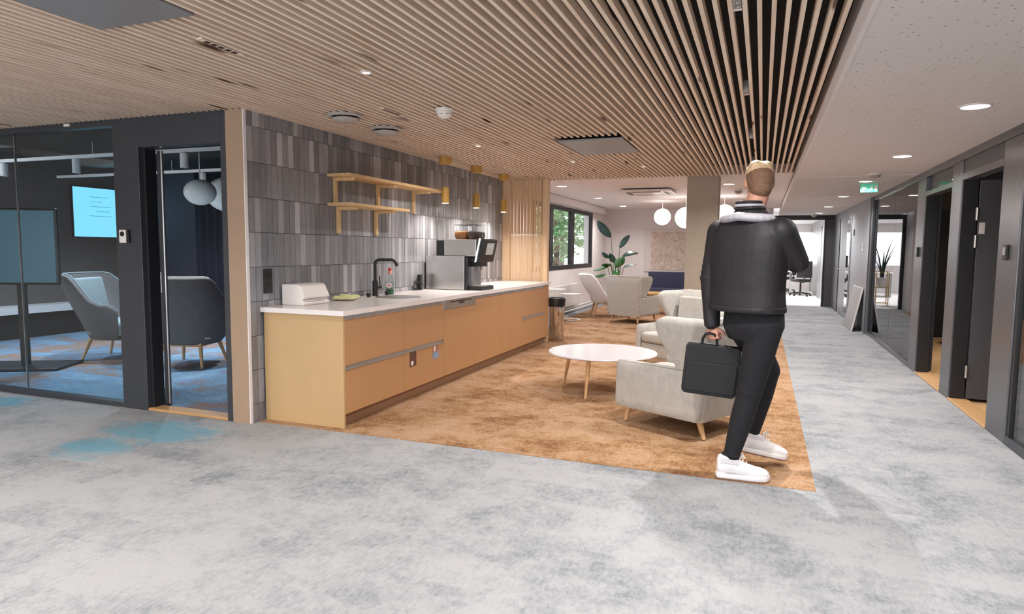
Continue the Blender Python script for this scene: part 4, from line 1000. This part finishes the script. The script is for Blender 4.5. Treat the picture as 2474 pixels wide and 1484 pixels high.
big_leaf((-.03, .0, .3), (-.20, .0, .80), (-.44, -.05, .74), .09, 'leaf_green', .2)
big_leaf((.03, .0, .3), (.10, .0, 1.0), (.22, -.05, 1.18), .08, 'leaf_green', .2)
big_leaf((.0, .0, .3), (.0, .03, 1.05), (-.12, .0, 1.26), .08, 'leaf_dark', .2)
# globe pendants in lounge
for x, y, z, r_, lb in ((-1.98, 14.0, 2.03, .17, 'lit white globe pendant in front of the beige picture'), (-1.40, 13.0, 1.96, .20, 'larger lit white globe pendant half hidden by the pillar'), (-.70, 13.0, 2.0, .20, 'lit white globe pendant on the corridor side of the pillar')):
    t = thing('globe_pendant', lb, 'lamp', (x, y, z), group='lit lounge globe pendants')
    ob('globe', MB().ball((0, 0, 0), r_, nu=32, nv=18), 'globe_glow', t, smooth=True)
    ob('stem', MB().cyl((0, 0, r_ * .98), (0, 0, ZL - z - .012), .006, n=8), 'thin_white', t)
    ob('canopy', MB().cyl((0, 0, ZL - z - .012), (0, 0, ZL - z), .05, n=20), 'thin_white', t)
    L = bpy.data.lights.new('globe_light', 'POINT'); L.energy = 75; L.shadow_soft_size = r_ * 1.02; L.color = (1, .95, .92)
    lo = bpy.data.objects.new('globe_light', L); COL.objects.link(lo); lo.location = (x, y, z)

# ================================================================== MEETING ROOM
t = thing('wall_display', 'glowing pale cyan wall display with text lines in the meeting room', 'screen', (-10.09, 7.22, 1.46))
ob('casing', B((0, 0, 0), (.04, 1.25, .80)), 'frame_black', t, bevel=0.005)
sc_ = ob('screen', B((.0405, .012, .012), (.042, 1.238, .788)), 'cyan_screen', t)
for k, (y0, w) in enumerate(((.28, .30), (.30, .20), (.30, .34), (.38, .24), (.27, .38))): ob('text_line', B((.042, y0, .64 - k * .075), (.0425, y0 + w, .648 - k * .075)), 'screen_line', sc_)
t = thing('display_stand', 'dark mobile display on a black floor stand behind glass', 'display', (-7.45, 4.75, .004), math.radians(28))
ob('base', B((-.45, -.28, 0), (.45, .28, .03)), 'black_matte', t, bevel=0.01)
ob('column', B((-.035, -.03, .03), (.035, .03, 1.5)), 'black_matte', t)
cs = ob('casing', B((-.9, -.075, .90), (.42, -.031, 1.72)), 'black_plastic', t, bevel=0.02)
ob('screen', B((-.87, -.078, .93), (.39, -.0755, 1.69)), 'reflected_teal', cs)
for x, y, z, r_, lb in ((-6.25, 6.05, 1.97, (.18, .18, .15), 'white globe pendant, unlit, hanging in the meeting room doorway'), (-6.75, 7.0, 2.03, (.27, .27, .23), 'larger unlit white globe pendant at the back of the doorway view')):
    t = thing('globe_pendant', lb, 'lamp', (x, y, z), group='meeting room globe pendants')
    ob('globe', MB().ball((0, 0, 0), r_, nu=32, nv=18), 'globe_off', t, smooth=True)
    ob('stem', MB().cyl((0, 0, r_[2] * .98), (0, 0, 2.42 - z), .006, n=8), 'thin_white', t)
    ob('rod', MB().cyl((0, 0, 2.42 - z), (0, 0, 2.778 - z), .004, n=6), 'thin_white', t)
def track(x0, y0, x1, y1, z, label, spots):
    d = Vector((x1 - x0, y1 - y0, 0)); L_ = d.length
    t = thing('track_light', label, 'track light', (x0, y0, z), math.atan2(d.y, d.x), 'white ceiling tracks in meeting room')
    ob('rail', B((0, -.018, 0), (L_, .018, .035)), 'thin_white', t)
    for s_ in (.1, .5, .9): ob('hanger', MB().cyl((L_ * s_, 0, .035), (L_ * s_, 0, 2.778 - z), .004, n=6), 'thin_white', t)
    for s_ in spots:
        hd_ = ob('spot_head', MB().cyl((L_ * s_, 0, -.16), (L_ * s_, 0, -.012), .04, n=18), 'thin_white', t, smooth=40)
        ob('spot_neck', MB().cyl((L_ * s_, 0, -.012), (L_ * s_, 0, 0), .012, n=10), 'thin_white', hd_)
        lamp('track_beam', (L_ * s_, 0, -.17), 18, .07, (.80, .92, 1.0), parent=t, spread=140)
track(-9.6, 5.25, -4.3, 5.25, 2.30, 'white ceiling track with spot heads close to meeting room glass', (.22, .45, .75))
track(-9.6, 6.7, -5.2, 6.7, 2.30, 'white ceiling track hanging beside the globe pendants', (.3, .62, .9))
t = thing('curtain', 'dark floor length curtain at the meeting room back wall', 'curtain', (0, 8.54, 0))
rows = [[Vector((-8.95 + 1.9 * k / 60, .03 * math.sin(k * 1.25), z)) for k in range(61)] for z in (.02, 2.6)]
o = ob('drape', MB().loft(rows, cap=False, close=False), 'curtain', t, smooth=True); md = o.modifiers.new('thick', 'SOLIDIFY'); md.thickness = .006
ob('rail', B((-9.0, -.02, 2.6), (-7.0, .02, 2.63)), 'thin_white', t)
# card readers
t = thing('card_reader', 'white and black card reader on the dark meeting room post', 'card reader', (-4.79, 3.865, 1.40))
ob('housing', B((-.045, -.022, -.045), (.03, 0, .06)), 'white_plastic', t, bevel=0.006); ob('lens', MB().cyl((-.005, -.022, .025), (-.005, -.028, .025), .02, n=18), 'black_plastic', t); ob('back_plate', B((.031, -.018, -.045), (.055, 0, .06)), 'black_plastic', t, bevel=0.002)
for y, lb in ((5.66, 'black card reader on the wide steel post by the grey door'), (8.55, 'black card reader on the post beside mirror-like glass')):
    t = thing('card_reader', lb, 'card reader', (X0, y, 1.34), group='black card readers on steel posts')
    ob('housing', B((-.02, -.04, -.055), (0, .04, .055)), 'black_plastic', t, bevel=0.005); ob('pad', B((-.022, -.025, -.02), (-.02, .025, .035)), 'grey_plastic', t)
tag(ob('door_contact', B((-5.42, 3.85, 2.305), (-5.36, 3.868, 2.325)), 'white_plastic', bevel=0.002), 'tiny white sensor on the frame above the meeting room glass', 'sensor')
for y, z, lb in ((13.97, 1.70, 'small dark wall plate high on the grey corridor wall'), (12.7, 1.42, 'small round white switch on the grey corridor wall')):
    t = thing('wall_switch', lb, 'switch', (1.60, y, z)); ob('plate', B((-.012, -.045, -.06), (0, .045, .06)), 'door_grey' if z > 1.5 else 'white_plastic', t, bevel=0.004); ob('rocker', B((-.016, -.02, -.03), (-.012, .02, .03)), 'grey_plastic', t)
# leaning panel
t = thing('leaning_board', 'grey board with pale edge leaning against the corridor wall', 'board', (1.43, 12.32, .004))
M = Matrix.Rotation(math.radians(11.0), 4, 'Y')
ob('board', MB().box((0, 0, 0), (.022, 1.12, .74), M), 'metal_trim', t, bevel=0.002)
ob('edge_strip', MB().box((-.001, -.008, 0), (.023, -.0005, .74), M), 'white_plastic', t); ob('edge_strip', MB().box((-.001, -.008, .7405), (.023, 1.12, .748), M), 'white_plastic', t)

# ================================================================== END OFFICE
t = thing('office_desk', 'white office desk in the bright end office', 'desk', (0.55, 22.6, .002))
ob('desktop', B((-.9, -.4, .70), (.35, .4, .73)), 'white_plastic', t, bevel=0.004)
for x in (-.85, .28): ob('leg_frame', B((x, -.38, 0), (x + .05, .38, .70)), 'aluminium', t)
t = thing('monitor', 'black computer monitor on the desk in the end office', 'monitor', (0.75, 22.45, .732))
ob('screen', B((-.02, -.02, .14), (.55, .02, .50)), 'black_plastic', t, bevel=0.005); ob('stand', B((.23, -.01, .01), (.29, .03, .16)), 'black_plastic', t); ob('foot', B((.13, -.09, 0), (.39, .1, .012)), 'black_plastic', t)
def office_chair(x, y, rz, label):
    t = thing('office_chair', label, 'office chair', (x, y, .004), rz, 'black swivel chairs in the end office')
    ob('seat', cushion(-.24, .24, -.23, .24, .43, .51, .08, .03), 'black_matte', t, smooth=True)
    ob('backrest', cushion(-.22, .22, -.29, -.23, .56, 1.05, .02, .02), 'black_matte', t, smooth=True)
    ob('back_stem', MB().tube([(0, -.1, .42), (0, -.28, .42), (0, -.30, .62)], .02, n=8), 'black_plastic', t, smooth=True)
    ob('column', MB().cyl((0, 0, .08), (0, 0, .43), .028, n=14), 'black_plastic', t)
    for k in range(5):
        a = 2 * PI * k / 5; g = ob('base_leg', MB().tube([(0, 0, .11), (.3 * math.cos(a), .3 * math.sin(a), .07)], .02, n=8), 'black_plastic', t)
        ob('caster', MB().cyl((.3 * math.cos(a) - .02, .3 * math.sin(a), .03), (.3 * math.cos(a) + .02, .3 * math.sin(a), .03), .028, n=14), 'black_plastic', g)
    for s_ in (-1, 1): ob('armrest', MB().tube([(s_ * .24, 0, .47), (s_ * .29, 0, .5), (s_ * .29, 0, .66), (s_ * .29, -.1, .67), (s_ * .29, .12, .67)], .015, n=8), 'black_plastic', t, smooth=True)
office_chair(1.10, 21.6, .3, 'black swivel chair right in front of the desk in end office')
office_chair(0.72, 23.5, 2.6, 'black swivel chair behind the desk in end office')
t = thing('plant_stand', 'square gold metal plant stand in the end office', 'stand', (0.46, 18.9, .002))
for x in (-.14, .14):
    for y in (-.14, .14): ob('leg', B((x - .01, y - .01, 0), (x + .01, y + .01, .85)), 'gold', t)
for z in (.06, .45, .84): ob('frame', MB().tube([(-.14, -.14, z), (.14, -.14, z), (.14, .14, z), (-.14, .14, z), (-.14, -.14, z)], .009, n=6), 'gold', t)
ob('shelf', B((-.14, -.14, .44), (.14, .14, .45)), 'clear_glass', t)
t = thing('potted_plant', 'spiky green plant in white pot held in the gold stand', 'plant', (0.46, 18.9, .455))
ob('pot', MB().lathe([(0, 0), (.09, 0), (.12, .25), (0, .25)], n=24), 'white_plastic', t, smooth=40)
for k in range(10):
    a = k * 2.4; d = Vector((math.cos(a), math.sin(a), 0)); hh = .75 + .25 * math.sin(k * 1.7)
    mb = MB(); rows = [[Vector((0, 0, .25)) + d * (.03 + .30 * q * q) + Vector((0, 0, hh * q)) + s_ * d.cross(Vector((0, 0, 1))) * .028 * (1 - q) ** .6 for s_ in (-1, 0, 1)] for q in (0, .25, .5, .75, .95)]
    o = ob('leaf', mb.loft(rows, cap=False, close=False), 'leaf_dark', t, smooth=True); md = o.modifiers.new('thick', 'SOLIDIFY'); md.thickness = .004
# inside the right offices
lamp_room = thing('ceiling_lamp', 'round ceiling lamp inside the far right office', 'lamp', (2.7, 9.4, 2.42))
ob('disc', MB().cyl((0, 0, -.04), (0, 0, 0), .2, n=28), 'lamp_glow', lamp_room); lamp('office_beam', (0, 0, -.06), 26, .35, (1, .92, .8), parent=lamp_room)
office_chair_ = thing('swivel_stool', 'swivel stool base inside the far right office', 'stool', (2.72, 10.9, .004))
ob('base', MB().lathe([(0, 0), (.22, 0), (.22, .015), (.03, .04), (.03, .4), (0, .4)], n=28), 'chrome', office_chair_, smooth=40); ob('seat', cushion(-.2, .2, -.2, .2, .4, .47, .1, .03), 'frame_black', office_chair_, smooth=True)

# ================================================================== WALKING MAN
PX, PY = -0.06, 3.99
man = thing('person', 'walking man in black jacket and trousers with white sneakers, seen from behind', 'person', (PX, PY, 0.0))
W2 = lambda x, y, z: Vector((x - PX, y - PY, z))
fwd = Vector((0.5, 0.866, 0)).normalized(); rgt = Vector((fwd.y, -fwd.x, 0))     # torso heading and his right hand side
def T(c, r, f, z): return Vector((c[0] - PX, c[1] - PY, 0)) + rgt * r + fwd * f + Vector((0, 0, z))
TC = (-0.075, 4.03)
# joints
hipR, kneeR, ankR = W2(0.03, 3.99, .92), W2(-0.045, 4.0, .50), W2(-0.128, 3.985, .10)
hipL, kneeL, ankL = W2(-0.10, 4.09, .92), W2(0.06, 4.30, .60), W2(-0.02, 4.30, .19)
shL, elL, wrL = T(TC, -.19, .0, 1.44), W2(-0.283, 4.10, 1.15), W2(-0.268, 4.08, .895)
shR, elR, wrR = T(TC, .195, .0, 1.44), W2(0.185, 4.02, 1.27), W2(0.13, 4.28, 1.28)
hd = Vector((-0.035 - PX, 4.06 - PY, 1.725))
hf = Vector((-0.22, 0.97, 0)).normalized()          # head heading
HM = Matrix((( hf.y, hf.x, 0), (-hf.x, hf.y, 0), (0, 0, 1))).to_4x4()   # local x = his right, local y = forward
def hl(x, y, z): return hd + HM @ Vector((x, y, z))
body = MB()
# head, neck
body.ball(hl(0, -.005, .02), (.074, .094, .098), HM); body.ball(hl(0, .03, -.045), (.056, .066, .07), HM); body.ball(hl(0, .066, -.085), (.03, .026, .026), HM)
body.limb(hl(0, -.02, -.06), T(TC, 0, -.01, 1.50), .056, .064)
body.ball(hl(0, .098, -.015), (.013, .02, .025), HM); body.ball(hl(0, .104, -.03), (.017, .014, .012), HM)      # nose
body.ball(hl(0, .085, -.06), (.026, .012, .012), HM)                                                           # lips
for s in (-1, 1):
    body.ball(hl(s * .074, -.005, -.005), (.012, .02, .033), HM); body.ball(hl(s * .03, .078, .018), (.02, .014, .012), HM)
# trunk and limbs under the clothes
body.limb(T(TC, 0, 0, 1.44), T(TC, 0, .01, 1.1), .11, .10).limb(T(TC, 0, .01, 1.1), W2(-.035, 4.04, .95), .11, .115)
body.limb(shL, shR, .06, .06)
for a, b_, c in ((shL, elL, wrL), (shR, elR, wrR)): body.limb(a, b_, .05, .038).limb(b_, c, .038, .026)
for a, b_, c in ((hipR, kneeR, ankR), (hipL, kneeL, ankL)): body.limb(a, b_, .08, .055).limb(b_, c, .05, .036)
def hand(wr, along, back, thumb, curl):
    """palm, four fingers curled towards -back, thumb from the side of the palm"""
    along = along.normalized(); back = (back - along * back.dot(along)).normalized(); th = along.cross(back); th = th if th.dot(thumb) > 0 else -th
    pc = wr + along * .05
    Mh = Matrix((th, along, back)).transposed().to_4x4()
    body.limb(wr, wr + along * .02, .026, .025).ball(pc, (.040, .050, .017), Mh)
    for k, (off, ln, rr) in enumerate(((.031, .072, .0092), (.011, .080, .0095), (-.010, .075, .0092), (-.030, .060, .0082))):
        p = pc + along * (.036 - .004 * abs(off) / .03) + th * off; d = along; q = p
        ang = 0.0
        for sgl, ca in ((.46, curl[0]), (.31, curl[1]), (.23, curl[2])):
            ang += ca; d2 = along * math.cos(ang) - back * math.sin(ang); n_ = q + d2 * ln * sgl
            body.limb(q, n_, rr, rr * .93, n=10); q = n_; rr *= .93
    p = pc + th * .034 - along * .022; d1 = (th * .75 + along * .6 - back * .35).normalized(); q = p + d1 * .036
    body.limb(p, q, .0125, .011, n=10); d2 = (th * .05 + along * .75 - back * .7).normalized(); q2 = q + d2 * .03; body.limb(q, q2, .0108, .0095, n=10)
    return pc
pcL = hand(wrL, Vector((.10, -.06, -1)), Vector((-.35, -.93, 0)), Vector((1, .2, 0)), (1.25, 1.35, .8))
hand(wrR, Vector((-.35, .75, .25)), Vector((.6, .3, .6)), Vector((-1, 0, .6)), (.5, .7, .4))
ob('body', fuse(body, .0052, 5, .5), 'skin', man, smooth=180)
# face details
for s in (-1, 1):
    e = ob('eye', MB().ball(hl(s * .031, .081, .012), .0115, nu=14, nv=8), 'label_white', man, smooth=True); ob('iris', MB().ball(hl(s * .031, .0895, .012), .0055, nu=10, nv=6), 'hair_dark', e, smooth=True)
    ob('eyebrow', MB().tube([hl(s * .014, .094, .034), hl(s * .032, .092, .039), hl(s * .048, .079, .034)], .0045, n=6), 'hair_dark', man, smooth=True)
# hair: clipped sides and longer blond top
hs = MB().ball(hl(0, -.016, .018), (.0785, .092, .088), HM).ball(hl(0, -.045, -.03), (.064, .058, .07), HM)
cut = MB()
hsm = fuse(hs, .006, 3)
ob('hair_sides', hsm, 'hair_dark', man, smooth=180)
ht = MB().ball(hl(0, .004, .052), (.079, .098, .066), HM).ball(hl(.01, .06, .075), (.055, .045, .04), HM).ball(hl(-.025, -.02, .088), (.04, .06, .034), HM).ball(hl(.03, .0, .086), (.042, .06, .034), HM)
ob('hair_top', fuse(ht, .006, 3), 'hair_blond', man, smooth=180)
# jacket: trunk + sleeves in one surface
def oval(c, rx, fy, z, n=28, ox=0, of=0, p=.82):
    out = []
    for k in range(n):
        a = 2 * PI * k / n; ca, sa = math.cos(a), math.sin(a)
        out.append(T(c, ox + rx * math.copysign(abs(ca) ** p, ca), of + fy * math.copysign(abs(sa) ** p, sa), z))
    return out
jk = MB()
jk.loft([oval(TC, .212, .145, 1.000), oval(TC, .220, .150, 1.01), oval(TC, .212, .145, 1.10), oval(TC, .215, .145, 1.22), oval(TC, .226, .145, 1.34), oval(TC, .226, .132, 1.42), oval(TC, .205, .112, 1.475), oval(TC, .15, .095, 1.52), oval(TC, .095, .085, 1.55), oval(TC, .07, .072, 1.575)])
for a, b_, c, k in ((shL, elL, wrL + Vector((0, 0, .01)), 1), (shR, elR, wrR, 1)):
    jk.limb(a, b_, .079, .062).limb(b_, c, .061, .047)
for q in range(5):      # sleeve folds
    c = elL.lerp(wrL, .1 + .2 * q); jk.ball(c, (.060 - .003 * q, .058 - .003 * q, .016))
    c = shL.lerp(elL, .45 + .12 * q); jk.ball(c, (.073, .071, .02))
jo = ob('jacket', fuse(jk, .0085, 5, .55), 'jacket_black', man, smooth=180)
ob('hem_band', MB().loft([oval(TC, .214, .147, .985), oval(TC, .221, .153, .99), oval(TC, .222, .154, 1.015), oval(TC, .216, .149, 1.02)]), 'jacket_black', jo, smooth=True)
ob('cuff', MB().cyl(wrL + Vector((0, 0, .035)), wrL + Vector((.002, -.001, -.012)), .047, .045, n=20), 'jacket_black', jo, bevel=.004)
# collar, and a pale neck roll with the shoulder sheen put into its colour
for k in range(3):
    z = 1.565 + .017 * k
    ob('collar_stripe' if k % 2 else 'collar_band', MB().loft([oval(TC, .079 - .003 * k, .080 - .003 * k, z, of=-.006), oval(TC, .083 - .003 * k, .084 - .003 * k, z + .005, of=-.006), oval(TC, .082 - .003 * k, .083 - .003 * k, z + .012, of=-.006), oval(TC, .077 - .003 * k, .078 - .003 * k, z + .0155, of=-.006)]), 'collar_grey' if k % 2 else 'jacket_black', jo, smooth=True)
sheen_hood = MB()
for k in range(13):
    a = math.radians(180 + 8 + 164 * k / 12); sheen_hood.ball(T(TC, .135 * math.cos(a), -.012 + .112 * math.sin(a), 1.525 - .012 * abs(math.cos(a))), (.034, .034, .026))
ob('sheen_hood', fuse(sheen_hood, .007, 4), 'collar_grey', jo, smooth=180)
# trousers
tr = MB()
PC = (-0.035, 4.04)
tr.loft([oval(PC, .162, .118, 1.03), oval(PC, .168, .128, .97), oval(PC, .172, .135, .90), oval(PC, .14, .11, .82)])
for a, b_, c in ((hipR, kneeR, ankR + Vector((.004, 0, .045))), (hipL, kneeL, ankL + Vector((.004, 0, .03)))):
    tr.limb(a, a.lerp(b_, .5), .102, .088).limb(a.lerp(b_, .5), b_, .088, .071).limb(b_, b_.lerp(c, .4), .068, .066).limb(b_.lerp(c, .4), c, .066, .047)
for q in range(4): c = kneeR.lerp(ankR, .1 + .28 * q); tr.ball(c + Vector((-.004, 0, 0)), (.066 - .004 * q, .064 - .004 * q, .016))
for q in range(3): c = hipR.lerp(kneeR, .55 + .2 * q); tr.ball(c, (.089 - .004 * q, .085 - .004 * q, .018))
tr.ball(T(PC, .06, -.06, .90), (.08, .068, .09)).ball(T(PC, -.06, -.06, .90), (.08, .068, .09))
tm = ob('trousers', fuse(tr, .0085, 5, .55), 'trouser_black', man, smooth=180)
ob('ankle_cuff', MB().tube([ankR + Vector((.046 * math.cos(a), .044 * math.sin(a), .045 + .004 * math.sin(2 * a))) for a in [2 * PI * k / 24 for k in range(25)]], .009, n=8), 'trouser_black', tm, smooth=True)
# high-top sneakers
def sneaker(loc, M):
    def ring(y0, hw, z0, z1, n=16):
        out = []
        for k in range(n):
            a = 2 * PI * k / n; ca, sa = math.cos(a), math.sin(a); zc, zh = (z0 + z1) / 2, (z1 - z0) / 2
            out.append(Vector((y0, hw * math.copysign(abs(ca) ** .7, ca), zc + zh * math.copysign(abs(sa) ** .7, sa))))
        return out
    up = MB().loft([ring(-.088, .018, .04, .11), ring(-.080, .034, .03, .135), ring(-.05, .040, .026, .142), ring(-.01, .041, .026, .140), ring(.03, .042, .026, .118), ring(.07, .046, .026, .096), ring(.12, .050, .026, .080), ring(.16, .048, .026, .072), ring(.19, .038, .028, .062), ring(.203, .018, .032, .05)])
    s = ob('shoe', fuse(up, .005, 3), 'shoe_white', man, smooth=180)
    outl = lambda g: [(-.092 - g, 0), (-.086 - g, .026), (-.06, .040 + g), (0, .041 + g), (.07, .048 + g), (.13, .053 + g), (.175, .047 + g), (.2, .028), (.208 + g, 0), (.2, -.028), (.175, -.047 - g), (.13, -.053 - g), (.07, -.048 - g), (0, -.041 - g), (-.06, -.040 - g), (-.086 - g, -.026)]
    so = ob('sole', MB().loft([[Vector((x, y, z)) for x, y in outl(g)] for z, g in ((.006, -.002), (.012, .002), (.03, .003), (.036, 0))]), 'shoe_white', s, smooth=40)
    ob('outsole', MB().prism(outl(.001), 0.0, .0058), 'sole_gum', so)
    ob('strap', MB().loft([[Vector((x, y, z)) for x, y, z in ((-.07, -sg * .0405, .10), (.035, -sg * .044, .095), (.035, -sg * .046, .118), (-.07, -sg * .0425, .128))] if sg else [] for sg in (.98, 1.03)]), 'shoe_shade', s)
    for k in range(5):
        x = .035 + .019 * k; z = .122 - .0095 * k - .0006 * k * k
        ob('lace', MB().tube([Vector((x, -.028, z - .008)), Vector((x + .004, 0, z + .003)), Vector((x + .008, .028, z - .008))], .0034, n=6), 'shoe_white', s, smooth=True)
    ob('bow', MB().tube([Vector((.035, 0, .128)), Vector((.055, -.02, .145)), Vector((.066, -.025, .135)), Vector((.05, -.01, .128)), Vector((.04, .015, .132)), Vector((.06, .03, .142)), Vector((.062, .02, .13))], .0033, n=6), 'shoe_white', s, smooth=True)
    ob('swoosh_panel', MB().prism([(-.05, .05), (.06, .046), (.105, .062), (.03, .058), (-.02, .072)], 0, .0015, Matrix.Translation((0, -.0455, 0)) @ Matrix.Rotation(PI / 2, 4, 'X')), 'shoe_shade', s)
    s.matrix_local = Matrix.Translation(loc) @ M
sneaker(W2(-0.118, 3.975, .0045), Matrix.Rotation(math.radians(6), 4, 'Z'))
sneaker(W2(-0.01, 4.30, .075), Matrix.Rotation(math.radians(14), 4, 'Z') @ Matrix.Rotation(math.radians(10), 4, 'Y'))
# briefcase in his left hand
bg_ = thing('briefcase', 'flat black briefcase carried in the man\'s left hand', 'bag', (-0.272, 4.085, 0.465), math.radians(6))
M = Matrix.Rotation(math.radians(5), 4, 'Y')
bm = MB().loft([[M @ Vector((p.x, y, p.y)) for p in rrect(-.165, .152, .0, .305, 0, .03, 5)] for y in (-.035, -.028, .028, .035)])
bb = ob('case', bm, 'bag_black', bg_, bevel=.008, seg=3)
ob('front_pocket', MB().loft([[M @ Vector((p.x, y, p.y)) for p in rrect(-.15, .14, .02, .2, 0, .02, 4)] for y in (-.044, -.0355)]), 'bag_black', bb, bevel=.004)
ob('zip', MB().tube([M @ Vector((x, 0, .308)) for x in (-.15, 0, .15)], .004, n=6), 'black_plastic', bb)
hy = pcL.y + PY - 4.07
for dy in (-.012, .012):
    ob('handle', MB().tube([Vector((-.05, dy, .30)), Vector((-.045, dy, .34)), Vector((-.03, dy * .6 - .025, .372)), Vector((-.005, dy * .5 - .027, .378)), Vector((.02, dy * .6 - .025, .372)), Vector((.034, dy, .34)), Vector((.04, dy, .298))], .0075, n=8), 'bag_black', bg_, smooth=True)
